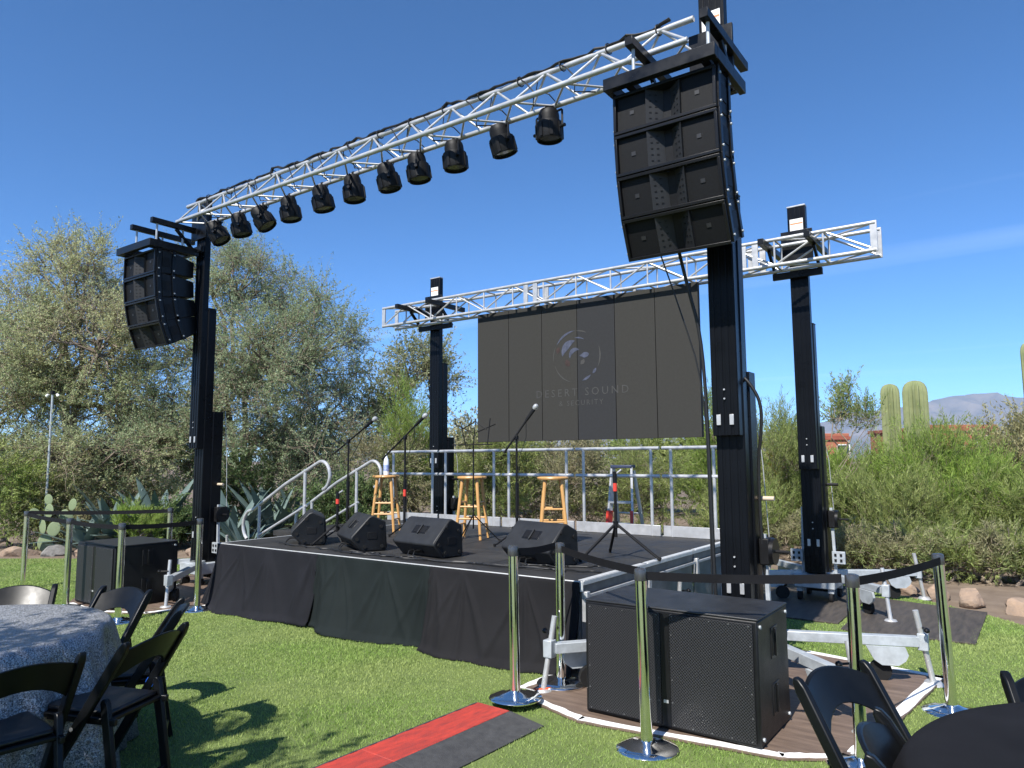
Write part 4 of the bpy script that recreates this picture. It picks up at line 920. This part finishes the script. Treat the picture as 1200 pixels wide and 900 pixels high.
# ------------------------------------------------------------------ wall of screens
def led_wall():
    x0, x1, y, z0, z1 = .90, 4.37, 3.60, 1.89, 3.815; pw = (x1 - x0) / 6
    t = thing('led_video_wall', 'dark grey wall of six tall screen panels showing a faint logo', 'video wall', ((x0 + x1) / 2, y, z0)); o = Vector(t.location)
    ps = []
    for k in range(6):
        p = MB().span(x0 + k * pw + .004 - o.x, x0 + (k + 1) * pw - .004 - o.x, 0, .07, 0, z1 - z0).build('screen_panel', SCR[1] if k in (3,) else SCR[0], t, .002); ps.append(p)
        MB().span(x0 + k * pw + .02 - o.x, x0 + (k + 1) * pw - .02 - o.x, .0705, .10, .05, z1 - z0 - .05).build('panel_back', BMATTE, p)
    for k in (0, 2, 4, 5):
        x = x0 + (k + .5) * pw - o.x; MB().span(x - .02, x + .02, .02, .06, z1 - z0 + .001, z1 - z0 + .035).build('hanging_bracket', ALU, t)
    # logo: swirl of arcs over a globe, broken into scan lines; lettering beneath
    cx, cz = 2.62 - o.x, 3.03 - z0; yy = -.0025
    def arc(r0, r1, a0, a1, m, n=16):
        mb = MB(); vs = []
        for i in range(n + 1):
            a = R(a0 + (a1 - a0) * i / n); w = math.sin(PI * (i + .3) / (n + .6)) ; ra = r0 + (r1 - r0) * (1 - w) * .5; rb = r1 - (r1 - r0) * (1 - w) * .5
            vs += [Vector((cx + ra * math.cos(a), yy, cz + ra * math.sin(a))), Vector((cx + rb * math.cos(a), yy, cz + rb * math.sin(a)))]
        mb.add(vs, [(2 * i, 2 * i + 1, 2 * i + 3, 2 * i + 2) for i in range(n)]); mb.build('logo_arc', m, t, 0, None)
    arc(.345, .375, 92, 150, LOGO); arc(.345, .365, 62, 90, LOGO2); arc(.33, .365, -75, -50, LOGO); arc(.335, .375, -45, -30, LOGO); arc(.36, .38, -28, 20, LOGO2); arc(.35, .365, 195, 260, LOGO2); arc(.36, .372, 150, 190, LOGO2)
    arc(.17, .27, 95, 175, LOGO); arc(.07, .13, 60, 190, LOGO); arc(.25, .27, 60, 96, LOGO); arc(.05, .20, -12, 22, LOGO); arc(.10, .16, -60, -20, LOGO2); arc(.28, .34, 150, 168, LOGOR); arc(.12, .2, 190, 230, LOGOR)
    def text(s, z, size, m, space, broken):
        cu = bpy.data.curves.new('lettering', 'FONT'); cu.body = s; cu.size = size; cu.align_x = 'CENTER'; cu.space_character = space; cu.resolution_u = 2
        ob = bpy.data.objects.new('lettering', cu); C.objects.link(ob)
        dg = bpy.context.evaluated_depsgraph_get(); me = bpy.data.meshes.new_from_object(ob.evaluated_get(dg)); bpy.data.objects.remove(ob); me.materials.clear(); me.materials.append(m)
        q = bpy.data.objects.new('lettering', me); C.objects.link(q); q.parent = t; q.location = (cx + .06, yy, z); q.rotation_euler = (R(90), 0, 0)
    text('DESERT SOUND', 2.49 - z0, .15, LOGO2, 1.45, True); text('& SECURITY', 2.36 - z0, .10, LOGO2, 1.35, True)
led_wall()
def powr(x): pass

# ------------------------------------------------------------------ things on the stage
def make_wedge(label, x, y, rz):
    t = thing('monitor_wedge', label, 'stage monitor', (x, y, HS + .001), rz, 'stage monitor wedges along the front of the deck'); w = .31
    prof = [(-.04, 0), (-.165, .13), (-.155, .16), (.03, .355), (.07, .365), (.20, .30), (.215, .02), (.19, 0)]
    MB().prism(prof, -w, w, lambda u, v, k: Vector((k, u, v))).build('cabinet', WEDGE, t, .012)
    nrm = Vector((0, -.195, .185)).normalized(); sl = Vector((0, .185, .195)).normalized(); c0 = Vector((0, -.0625, .2575))
    M3 = Matrix((Vector((1, 0, 0)), sl, nrm)).transposed()
    h = MB().box(c0 + nrm * .0015, (.21, .095, .004), M3).build('handle_plate', BPLAST, t, .002)
    for s in (-1, 1): MB().box(c0 + Vector((s * .048, 0, 0)) + nrm * .0042, (.075, .07, .003), M3).build('handle_pocket', BMATTE, h, .001)
    MB().box(c0 + nrm * .011, (.016, .11, .012), M3).build('handle_bar', WEDGE, h, .003)
    for s in (-1, 1):
        e = MB().prism([(u * .93 + .003, v * .93 + .013) for u, v in prof], s * w, s * (w + .006), lambda u, v, k: Vector((k, u, v))).build('end_cap', CAB, t, .002)
        MB().box((s * (w + .008), .06, .16), (.006, .10, .07)).build('side_handle', BMATTE, e, .002)
        for (u, v) in ((-.10, .13), (.0, .29), (.15, .25), (.16, .05), (-.02, .05)): MB().cyl((s * (w + .006), u, v), (s * (w + .016), u, v), .018, n=12).build('rubber_foot', RUBBER, e)
    MB().prism([(.213, .03), (.200, .285), (.206, .288), (.222, .03)], -w + .02, w - .02, lambda u, v, k: Vector((k, u, v))).build('front_grille', FINEG, t)
    pl = MB().box((.0, -.098, .055), (.16, .004, .05), (R(44), 0, 0)).build('connector_panel', BMATTE, t)
    for k in (-.04, .04): MB().tube([(k, -.10, .06), (k, -.17, .06), (k + .03, -.21, .03), (k + .10, -.22, .006)], .007, 6).build('signal_cable', CABLE, t)
make_wedge('charcoal stage monitor at the draped corner, nearest the stairs', .80, .56, R(-38))
make_wedge('charcoal stage monitor beside the cluster of tangled cables', 1.74, .50, R(-28))
make_wedge('charcoal stage monitor in front of the middle stool', 2.72, .47, R(-8))
make_wedge('charcoal stage monitor nearest the bare right end of the stage', 3.93, .62, R(-13))
def stool(label, x, y, rz):
    t = thing('bar_stool', label, 'stool', (x, y, HS + .001), rz, 'pine bar stools on the stage'); H = .735
    MB().lathe([(.15, H - .035), (.172, H - .030), (.178, H - .015), (.172, H - .003), (.15, H)], n=28).build('seat', WOOD, t)
    tp, bt = .105, .175
    for k in range(4):
        a = PI / 4 + k * PI / 2; MB().cyl((bt * 1.25 * math.cos(a), bt * 1.25 * math.sin(a), 0), (tp * 1.2 * math.cos(a), tp * 1.2 * math.sin(a), H - .034), .017, .021, 10).build('leg', WOOD, t)
    def at(z, a): q = bt * 1.25 + (tp * 1.2 - bt * 1.25) * z / (H - .034); return Vector((q * math.cos(a), q * math.sin(a), z))
    for k in range(4):
        a = PI / 4 + k * PI / 2; b = a + PI / 2
        for z in ((.17, .43) if k % 2 else (.24, .38)): MB().cyl(at(z, a), at(z, b), .011, n=8).build('rung', WOOD, t)
stool('pine bar stool with the plastic bottle standing on it', .70, 1.92, .5)
stool('pine bar stool behind the music stand in the middle of the stage', 2.14, 1.92, .35)
stool('empty pine bar stool near the tall microphone stand and ladder', 3.20, 2.05, .6)
def bottle():
    t = thing('drink_bottle', 'clear plastic bottle with blue label on the stool', 'bottle', (.70, 1.92, HS + .738)); 
    b = MB().lathe([(.030, 0), (.036, .004), (.037, .05), (.036, .16), (.030, .20), (.016, .235), (.014, .25)], n=18).build('body', BOTTLE, t)
    MB().lathe([(.0375, .05), (.0378, .052), (.0378, .135), (.0375, .137)], n=18).build('label', BLABEL, b); MB().cyl((0, 0, .25), (0, 0, .275), .015, n=14).build('cap', WHITEP, t)
bottle()
def tripod_legs(t, zc, r, zf=0.0, n=3, ph=.4, m=BMATTE, th=.010):
    for k in range(n):
        a = ph + k * 2 * PI / n; l = MB().cyl((.012 * math.cos(a), .012 * math.sin(a), zc), (r * math.cos(a), r * math.sin(a), zf + .012), th, n=8).build('leg', m, t)
        MB().cyl((r * math.cos(a) * .985, r * math.sin(a) * .985, zf), (r * math.cos(a) * 1.02, r * math.sin(a) * 1.02, zf + .03), .014, n=8).build('rubber_tip', RUBBER, l)
def mic_stand(label, x, y, zt, tip, tail, red=False, ph=.4):
    t = thing('microphone_stand', label, 'microphone stand', (x, y, HS + .001)); j = Vector((0, 0, zt)); tripod_legs(t, .16, .30, 0, 3, ph)
    MB().cyl((0, 0, .09), (0, 0, zt * .55), .017, n=10).build('lower_tube', BMATTE, t); MB().cyl((0, 0, zt * .55), (0, 0, zt), .012, n=10).build('upper_tube', BMATTE, t)
    MB().cyl((0, 0, zt * .55 - .04), (0, 0, zt * .55 + .03), .019, n=10).build('clutch', BPLAST, t)
    tip = Vector(tip); tail = Vector(tail); d = (tip - tail).normalized()
    b = MB().cyl(tail, tip - d * .17, .011, n=8).build('boom_arm', BMATTE, t); MB().cyl(tail, tail + d * .05, .013, n=8).build('counterweight', RUBBER, b)
    MB().box(j, (.035, .04, .05)).build('boom_clutch', BPLAST, t, .006)
    mc = MB().cyl(tip - d * .19, tip - d * .035, .016, .022, 12).build('microphone_body', BMATTE, t)
    M = d.to_track_quat('Z', 'X').to_matrix(); MB().lathe([(.020, -.035), (.029, -.018), (.031, 0), (.027, .018), (.012, .031)], tuple(tip), 14, M).build('microphone_head', ALU, mc)
    if red: MB().cyl((0, 0, .50), (0, 0, .58), .0185, n=10).build('red_tag', REDP, t)
    MB().tube([tip - d * .19, j * .6 + tip * .3 + Vector((.03, .03, .02)), (.02, .015, zt * .8), (.016, .01, zt * .4), (.03, .02, .10), (.16, -.12, .006)], .004, 6).build('microphone_cable', CABLE, t)
mic_stand('boom microphone stand standing between the stair handrail and the bottle stool', .66, 1.30, 1.17, (.36, .10, 1.44), (-.22, -.02, 1.03))
mic_stand('boom microphone stand with a red tag just past the bottle stool', 1.46, 1.48, 1.20, (.25, .08, 1.46), (-.33, -.06, .94), True, .9)
mic_stand('tall boom microphone stand in front of the screens beside the empty stool', 2.95, 1.70, 1.17, (.22, .06, 1.51), (-.13, -.06, 1.0), False, .2)
def low_tripod(label, x, y, z, r, red, th=.012, col=BMATTE):
    t = thing('tripod_stand', label, 'tripod stand', (x, y, HS + .001)); tripod_legs(t, z * .40, r, 0, 3, 2.2, BMATTE, th)
    MB().cyl((0, 0, z * .25), (0, 0, z), .015, n=10).build('column', BMATTE, t); MB().cyl((0, 0, z * .36), (0, 0, z * .44), .026, n=12).build('leg_collar', BPLAST, t); MB().cyl((0, 0, z * .80), (0, 0, z * .9), .020, n=10).build('red_tag', REDP, t)
    MB().cyl((0, 0, z * .9), (0, 0, z * 1.04), .022, n=10).build('top_clutch', BPLAST, t); MB().cyl((0, 0, z * 1.0), (.06, .02, z * 1.06), .010, n=8).build('top_bolt', ALU, t)
low_tripod('short black tripod stand with a red tag between the two monitors by the stairs', 1.26, .62, .56, .28, True)
low_tripod('black tripod stand with a red collar alone on the open right side of the deck', 4.36, 1.32, .78, .42, True, .014)
def music_stand():
    t = thing('music_stand', 'thin black folding music stand with open wire desk', 'music stand', (2.40, 1.62, HS + .001), .2); tripod_legs(t, .30, .30, 0, 3, .5, BMATTE, .007)
    MB().cyl((0, 0, .15), (0, 0, 1.12), .009, n=8).build('column', BMATTE, t)
    def w(pts, n='desk_wire'): MB().tube(pts, .006, 6).build(n, BMATTE, t)
    w([(-.26, -.03, 1.10), (.26, -.03, 1.10)], 'desk_ledge'); w([(0, 0, 1.10), (0, .06, 1.40)], 'desk_spine'); w([(-.02, .03, 1.24), (-.25, .02, 1.34)]); w([(.02, .03, 1.24), (.27, .02, 1.33)]); w([(-.10, .0, 1.10), (-.18, .02, 1.37)]); w([(.18, .0, 1.10), (.20, .03, 1.40)]); w([(0, .05, 1.37), (-.16, .02, 1.28)]); w([(0, .05, 1.37), (.16, .02, 1.27)])
music_stand()
def stage_cables():
    g = random.Random(9)
    def wander(a, b, n, am):
        pts = []
        for i in range(n + 1):
            t = i / n; pts.append((a[0] + (b[0] - a[0]) * t + g.gauss(0, am), a[1] + (b[1] - a[1]) * t + g.gauss(0, am), HS + .009 + abs(g.gauss(0, .006))))
        return pts
    lbs = ['black cable tangle on the deck between the second and third monitors', 'black cable along the front edge of the deck by the first two monitors', 'black cable winding along the front of the deck to the right end', 'second black cable winding along the front of the deck past the last monitor', 'loose black cable looping on the deck near the stage corner']
    for k, (a, b, n, am) in enumerate([((1.95, .22), (2.45, .25), 26, .055), ((.7, .30), (2.0, .16), 18, .02), ((2.0, .16), (4.4, .30), 26, .022), ((2.6, .12), (4.69, .42), 26, .02), ((3.6, .25), (4.6, .7), 18, .03)]):
        p = wander(a, b, n, am); q = [Vector(v) for v in p]
        for _ in range(2):
            nn = [q[0]]
            for i in range(len(q) - 1): nn += [q[i] * .75 + q[i + 1] * .25, q[i] * .25 + q[i + 1] * .75]
            nn.append(q[-1]); q = nn
        o0 = q[0]; o = MB().tube([v - o0 for v in q], .007, 6).build('floor_cable', CABLE, None, 0, 60, tuple(o0)); tag(o, lbs[k], 'cable')
stage_cables()
def ladder():
    t = thing('step_ladder', 'folded silver step ladder with red and blue trim behind the railing', 'ladder', (3.14, 3.86, 0), .1); H = 1.52
    for s in (-1, 1):
        f = MB().bar((s * .20, -.16, 0), (s * .13, .02, H), .03, .075).build('front_rail', ALU, t, .003); MB().bar((s * .20, .52, 0), (s * .14, .08, H - .05), .025, .06).build('rear_rail', ALU, t, .003)
        MB().box((s * .20, -.165, .05), (.045, .09, .1)).build('foot_pad', REDP, f, .004); MB().bar((s * .163, -.098, .70), (s * .152, -.07, .95), .04, .085).build('red_sleeve', REDP, f)
    for k in range(4):
        q = .22 + k * .28; tt = q / H; MB().box((0, -.16 + .18 * tt, q), (.38 - .12 * tt, .09, .03)).build('step', ALU, t, .003)
    MB().box((0, .05, H + .01), (.30, .16, .04)).build('top_cap', mat('dark_blue_ladder_cap', (.03, .04, .08), .5), t, .008)
    for k in (.35, .9): MB().cyl((-.18, .52 - .44 * k / H, k), (.18, .52 - .44 * k / H, k), .012, n=8).build('rear_brace', ALU, t)
ladder()

# ------------------------------------------------------------------ subwoofers
def sub(label, x0, x1, y0, y1, z0=.025, h=.70):
    w, d = x1 - x0, y1 - y0; t = thing('subwoofer', label, 'subwoofer', (x0, y0, 0)); z1 = z0 + h
    b = MB().span(0, w, .012, d, z0, z1 - .012).build('cabinet', CAB, t, .010)
    MB().span(-.002, w + .002, .010, d + .002, z1 - .0118, z1).build('lid', CABTOP, t, .004)
    g0, g1 = .025, w - .025; c0, c1 = w * .5 - .03, w * .5 + .03
    for (a, e) in ((g0, c0), (c1, g1)):
        g_ = MB().span(a, e, -.002, .0115, z0 + .022, z1 - .03).build('grille', GRILLE, t, .003)
        for i in range(5):
            for zz in (z0 + .034, z1 - .042):
                MB().cyl((a + .02 + (e - a - .04) * i / 4, -.006, zz), (a + .02 + (e - a - .04) * i / 4, -.0018, zz), .004, n=8).build('screw', SCREW, g_)
        for i in range(1, 5):
            for xx in (a + .013, e - .013): MB().cyl((xx, -.006, z0 + .03 + i * .13), (xx, -.0018, z0 + .03 + i * .13), .004, n=8).build('screw', SCREW, g_)
    MB().span(c0 + .002, c1 - .002, .002, .0118, z0 + .02, z1 - .03).build('centre_bar', BPLAST, t); MB().box(((c0 + c1) / 2, .000, z0 + .16), (.03, .004, .018)).build('badge', ALU, t)
    for (xa, s) in ((w, 1), (0, -1)):
        for zc in (z0 + .20, z0 + .52):
            hp = MB().box((xa + s * .002, d * .52, zc), (.006, .13, .18)).build('handle_plate', BPLAST, t, .003)
            MB().box((xa + s * .0058, d * .52, zc), (.003, .10, .145)).build('handle_pocket', BMATTE, hp); MB().box((xa + s * .011, d * .52, zc), (.012, .022, .16)).build('handle_bar', BPLAST, hp, .004)
        for zc in (z0 + .04, z1 - .05):
            for yy in (.05, d - .04): MB().cyl((xa, yy, zc), (xa + s * .010, yy, zc), .011, n=12).build('corner_bolt', GREYP, b)
    for xx in (.08, w - .08):
        for yy in (.09, d - .08): MB().cyl((xx, yy, 0.0), (xx, yy, z0), .025, n=12).build('rubber_foot', RUBBER, t)
    for xx in (w * .30, w * .62): 
        MB().tube([(xx, d - .03, z1 - .05), (xx, d + .03, z1 - .03), (xx + .06, d + .03, z1 - .03), (xx + .06, d - .03, z1 - .05)], .007, 6).build('rear_loop_handle', ALU, t)
    return t
sub('big black double subwoofer with perforated grilles under the right mast', 5.17, 6.28, -.70, -.09)
sub('black double subwoofer fenced by belts at the draped end of the stage', -1.54, -.66, -.86, -.12, h=.68)

# plywood mats with white tape
def plymat(label, pts, m, tape, z=.012):
    c = Vector((sum(p[0] for p in pts) / len(pts), sum(p[1] for p in pts) / len(pts), 0)); t = thing('plywood_mat', label, 'plywood sheet', tuple(c)); n = len(pts)
    MB().prism([(x - c.x, y - c.y) for x, y in pts], .003, z + .006, lambda u, v, k: Vector((u, v, k))).build('board', m, t, .002)
    for (i, wd) in tape:
        a = Vector((*pts[i], 0)) - c; b = Vector((*pts[(i + 1) % n], 0)) - c; d = (b - a).normalized(); s = Vector((-d.y, d.x, 0))
        g = random.Random(i); N = 14; vs = []
        for k in range(N + 1):
            q = a + (b - a) * (k / N); o = g.gauss(0, .006); vs += [q + s * (.004 + abs(o)) + Vector((0, 0, z + .0085)), q + s * (wd + .02 + o) + Vector((0, 0, z + .0085))]
        mb = MB().add(vs, [(2 * k, 2 * k + 1, 2 * k + 3, 2 * k + 2) for k in range(N)]); o = mb.build('tape_strip', TAPE, t, 0, None)
        sd = o.modifiers.new('thick', 'SOLIDIFY'); sd.thickness = .003
    return t
plymat('brown plywood sheet edged with white tape under the right lift and big subwoofer', [(4.50, -.62), (5.20, -.86), (6.40, -.72), (6.74, -.50), (6.98, 1.46), (5.98, 1.66), (4.80, 1.5), (4.56, .4)], PLY, [(0, .05), (2, .05), (3, .06), (4, .05), (7, .05), (1, .05)])
plymat('brown plywood sheet edged with white tape under the lift by the draped corner', [(-2.35, -.35), (-1.50, -.95), (-.75, -.98), (-.20, -.72), (-.02, -.10), (-.25, 1.5), (-2.3, 1.5)], PLY, [(1, .04), (2, .04), (3, .05)])
plymat('large dark plywood sheet on the lawn by the rear lift', [(6.02, 2.66), (7.10, 2.72), (7.12, 4.30), (6.02, 4.55)], PLY2, [])
plymat('dark plywood sheet under the rear lift mast', [(4.55, 2.9), (5.95, 2.9), (5.95, 5.2), (4.55, 5.2)], PLY2, [])
def orange():
    o = MB().tube([(4.72 - 4.72, -.42 + .42, 0), (.10, .10, .005), (.16, .30, .004), (.24, .60, .004), (.2, .9, .004)], .008, 6).build('orange_cord', ORANGE, None, 0, 60, (4.66, -.55, .028)); tag(o, 'orange cord on the plywood beside the jack foot', 'cable')
orange()

# ------------------------------------------------------------------ stanchions
def stanchion_meshes():
    M = {}
    M['base'] = MB().lathe([(.175, 0), (.178, .008), (.172, .016), (.12, .028), (.06, .042), (.045, .05)], n=36).mesh('base', 50)
    M['post'] = MB().cyl((0, 0, .045), (0, 0, .93), .034, n=28, caps=True).mesh('post'); M['head'] = MB().lathe([(.036, .93), (.037, .935), (.037, .985), (.034, .995), (.02, 1.0)], n=24).mesh('head')
    return M
SM = stanchion_meshes()
def stanchion(label, x, y, to=None, lean=(0, 0), zoff=0):
    t = thing('stanchion', label, 'stanchion', (x, y, zoff), 0, 'chrome belt stanchions'); t.rotation_euler = (lean[0], lean[1], 0)
    link('base', SM['base'], CHROME, t); link('post', SM['post'], CHROME, t); link('head', SM['head'], HEADM, t)
    if to:
        d = Vector((to[0] - x, to[1] - y, 0)); L = d.length; d /= L; n = 14; vs = []
        s = Vector((-d.y, d.x, 0)) * .0015
        for k in range(n + 1):
            q = k / n; p = d * (.036 + (L - .072) * q); sag = -.012 * 4 * q * (1 - q)
            for (o, z) in ((s, .932), (s, .980), (-s, .980), (-s, .932)): vs.append(p + o + Vector((0, 0, z + sag)))
        fs = [(4 * k + a, 4 * k + (a + 1) % 4, 4 * k + 4 + (a + 1) % 4, 4 * k + 4 + a) for k in range(n) for a in range(4)]
        MB().add(vs, fs).build('belt', BCLOTH, t, 0, 40)
    return t
SA, SB, SH, SDD, S2 = (4.69, -.80), (5.73, -.985), (6.76, -.55), (7.08, .67), (4.74, -.30)
stanchion('chrome stanchion on the end of the red cable ramp', *SA, S2, (0, R(-.8)), .045)
stanchion('chrome stanchion in front of the big subwoofer, on the grass', *SB, SH, (0, R(-1.0)))
stanchion('chrome stanchion beside the black folding chair at the corner of the taped plywood', *SH, SDD, (0, 0), .0)
stanchion('chrome stanchion on the grass next to the black clothed table', *SDD, None, (0, R(-1.5)))
stanchion('chrome stanchion on the plywood by the open stage corner', *S2, SB, (0, 0), .021)
C1, C2, C3, C4, C5 = (-3.10, -.80), (-1.30, -1.05), (-.10, -1.06), (0.02, -.27), (-1.75, .38)
stanchion('chrome stanchion at the far outer corner of the left subwoofer enclosure', *C1, C2)
stanchion('chrome stanchion before the left subwoofer, next to its outer edge', *C2, C3)
stanchion('chrome stanchion before the left subwoofer, next to the outrigger', *C3, C4)
stanchion('chrome stanchion touching the draped stage corner', *C4, None)
stanchion('chrome stanchion behind the left subwoofer', *C5, C1, (0, 0), .021)

# ------------------------------------------------------------------ cable ramp
def ramp():
    t = thing('cable_ramp', 'red lidded cable ramp with grey black sides on the grass', 'cable ramp', (4.63, -1.72, 0), R(-3)); y0, y1 = -1.25, .72
    for k in range(2):
        a = y0 + k * .9815; b = a + .9805
        MB().prism([(-.135, .004), (-.135, .044), (.13, .044), (.13, .004)], a, b, lambda u, v, q: Vector((u, q, v))).build('lid', REDLID, t, .004)
        MB().prism([(.132, .004), (.132, .043), (.16, .041), (.40, .010), (.40, .004)], a, b, lambda u, v, q: Vector((u, q, v))).build('side_ramp', RAMP, t, .003)
        MB().prism([(-.137, .004), (-.137, .043), (-.15, .041), (-.20, .012), (-.20, .004)], a, b, lambda u, v, q: Vector((u, q, v))).build('side_ramp', RAMP, t, .003)
        for i in range(7): MB().span(-.139, -.128, a + .06 + i * .14, a + .11 + i * .14, .0442, .0475).build('lid_tab', RAMP, t)
ramp()

# ------------------------------------------------------------------ tables and chairs
def table(label, clabel, x, y, r, m, seed, cat='table'):
    t = thing('round_table', label, 'table', (x, y, 0)); 
    MB().cyl((0, 0, .705), (0, 0, .735), r - .006, n=48).build('table_top', WOOD, t)
    for k in range(4):
        a = k * PI / 2 + .4; MB().cyl((r * .6 * math.cos(a), r * .6 * math.sin(a), 0), (r * .55 * math.cos(a), r * .55 * math.sin(a), .705), .016, n=10).build('leg', BMATTE, t)
    g = random.Random(seed); n = 144; rows = []; F = [(g.randint(9, 14), g.uniform(0, 6), .6), (g.randint(17, 23), g.uniform(0, 6), .35), (5, g.uniform(0, 6), .5)]
    prof = [(.0, .7385), (.5 * r, .7388), (r - .03, .7388), (r + .004, .736), (r + .014, .725), (r + .018, .68), (r + .024, .55), (r + .032, .38), (r + .040, .20), (r + .048, .012)]
    vs = [Vector((0, 0, .739))]; fs = []
    for j, (pr, z) in enumerate(prof[1:]):
        s = max(0, (.73 - z) / .72)
        for i in range(n):
            a = 2 * PI * i / n; d = sum(w * (1 - 2 * abs(math.sin((k * a + p) / 2)) ** .8) * (-1) for k, p, w in F) * .12 * s ** .6; rr = pr + d + .02 * s; vs.append(Vector((rr * math.cos(a), rr * math.sin(a), z)))
    fs += [(0, 1 + i, 1 + (i + 1) % n) for i in range(n)]
    for j in range(len(prof) - 2): fs += [(1 + j * n + i, 1 + j * n + (i + 1) % n, 1 + (j + 1) * n + (i + 1) % n, 1 + (j + 1) * n + i) for i in range(n)]
    c = MB().add(vs, fs).build('tablecloth', m, None, 0, 70, (x, y, 0)); sd = c.modifiers.new('thick', 'SOLIDIFY'); sd.thickness = .002; sd.offset = 1
    tag(c, clabel, 'tablecloth'); return t
table('round table hidden under the silver sequined cloth', 'silver sequined cloth covering the round table with the black chairs', 2.88, -3.45, .76, SEQ, 1)
table('round table hidden under the plain black cloth', 'plain black cloth covering the round table beside the stanchions', 8.15, -2.25, .92, BCLOTH, 2)
def chair_proto():
    t = thing('folding_chair', '', 'chair', (0, 0, 0), 0, 'black folding chairs at the tables')
    W = .215
    for s in (-1, 1):   # back rail running down to the front foot, rounded top
        top = Vector((-.30, 0, .80)); ft = Vector((.20, 0, 0)); d = (top - ft)
        pr = [(-.024, 0), (.024, 0), (.024, .945), (.016, .982), (0, 1.0), (-.016, .982), (-.024, .945)]
        pr3 = lambda u, v, k: Vector((0, k, 0)) + ft + d * v + Vector((.85, 0, .53)) * u
        MB().prism(pr, s * W - .016, s * W + .016, pr3).build('back_rail', CHAIR, t, .006)
        lg = [(-.021, 0), (.021, 0), (.021, .955), (.012, .99), (0, 1.0), (-.012, .99), (-.021, .955)]
        MB().prism(lg, s * (W - .036) - .014, s * (W - .036) + .014, lambda u, v, k: Vector((-.25 + .085 * v + u, k, .53 * v))).build('rear_leg', CHAIR, t, .005)
        MB().bar((-.23, s * (W - .036), .425), (.14, s * (W - .036), .435), .022, .03).build('seat_rail', CHAIR, t, .004)
        MB().cyl((-.035, s * W - s * .013, .40), (-.035, s * W + s * .017, .40), .010, n=10).build('pivot', ALU, t)
    # curved top slat
    N = 10; vs = []
    for i in range(N + 1):
        q = -1 + 2 * i / N; y = q * (W - .010); bow = -.035 * (1 - q * q); 
        zt = .795 - .045 * q * q; zb = .675 - .085 * q * q
        def bx_(z): return .20 - .50 * z / .80
        for (z, th) in ((zb, -.009), (zt, -.009), (zt, .009), (zb, .009)): vs.append(Vector((bx_(z) + bow + th, y, z)))
    fs = [(4 * i + a, 4 * i + (a + 1) % 4, 4 * i + 4 + (a + 1) % 4, 4 * i + 4 + a) for i in range(N) for a in range(4)] + [(3, 2, 1, 0), tuple(4 * N + k for k in range(4))]
    MB().add(vs, fs).build('top_slat', CHAIR, t, .004, 50)
    MB().span(-.20, -.165, -.165, .165, .512, .535).build('lower_slat', CHAIR, t, .005) if False else None
    st = MB().prism([(-.20, -.19), (.18, -.19), (.215, -.16), (.215, .16), (.18, .19), (-.20, .19)], .425, .447, lambda u, v, k: Vector((u, v, k + .03 * u))).build('seat', CHAIR, t, .006)
    MB().prism([(-.18, -.165), (.16, -.165), (.185, -.14), (.185, .14), (.16, .165), (-.18, .165)], .4475, .472, lambda u, v, k: Vector((u, v, k + .03 * u))).build('seat_pad', PAD, st, .010)
    MB().cyl((-.235, -W + .036, .10), (-.235, W - .036, .10), .011, n=8).build('rear_rung', CHAIR, t); MB().cyl((.125, -W, .12), (.125, W, .12), .010, n=8).build('front_rung', CHAIR, t)
    return t
cp = chair_proto()
def put_chair(cx, cy, ang, rad, label, first=[True], extra=0):
    a = R(ang); x = cx + rad * math.cos(a); y = cy + rad * math.sin(a)
    # chair stands with its back outwards, seat towards the table
    if first[0]:
        first[0] = False; o = cp; o.location = (x, y, 0); o.rotation_euler = (0, 0, a + PI + R(extra)); o['label'] = label
    else: o = dup(cp, (x, y, 0), a + PI + R(extra), label)
    return o
TL = (2.88, -3.45)
put_chair(*TL, 24, .99, 'black folding chair with a strip of blue tape at the sequined table')
c3 = cp
put_chair(*TL, 58, .85, 'black folding chair at the sequined table right of the outrigger, seat towards the cloth')
put_chair(*TL, 102, .80, 'black folding chair at the sequined table with its back to the left subwoofer')
put_chair(*TL, 143, .86, 'black folding chair on the far side of the sequined table from the taped chair')
put_chair(*TL, -4, .97, 'black folding chair in deep shade at the sequined table next to the taped chair')
TR = (8.15, -2.25)
put_chair(*TR, 158, 1.06, 'black folding chair pulled back from the black table beside the stanchion')
put_chair(*TR, 186, .72, 'black folding chair pushed tight under the black table')
put_chair(*TR, 118, .78, 'black folding chair on the stage side of the black table')
MB().box((-.105, -.215, .49), (.046, .030, .030), (0, R(-32), 0)).build('tape_strip', BLUET, c3)

# ------------------------------------------------------------------ desert air between here and the mountains
def haze():
    o = MB().span(-9500, 9500, -9500, 9500, -30, 720).build('haze', None, None, 0, None); o['kind'] = 'stuff'; tag(o, 'thin pale blue desert haze filling the air to the mountains', 'haze')
    m = bpy.data.materials.new('thin_desert_haze'); m.use_nodes = True; nt = m.node_tree; nt.nodes.clear()
    out = nt.nodes.new('ShaderNodeOutputMaterial'); v = nt.nodes.new('ShaderNodeVolumePrincipled'); v.inputs['Color'].default_value = (0.44, 0.69, 1.0, 1); v.inputs['Density'].default_value = 0.00006; v.inputs['Anisotropy'].default_value = 0.0
    nt.links.new(v.outputs[0], out.inputs['Volume']); o.data.materials.append(m)
haze()
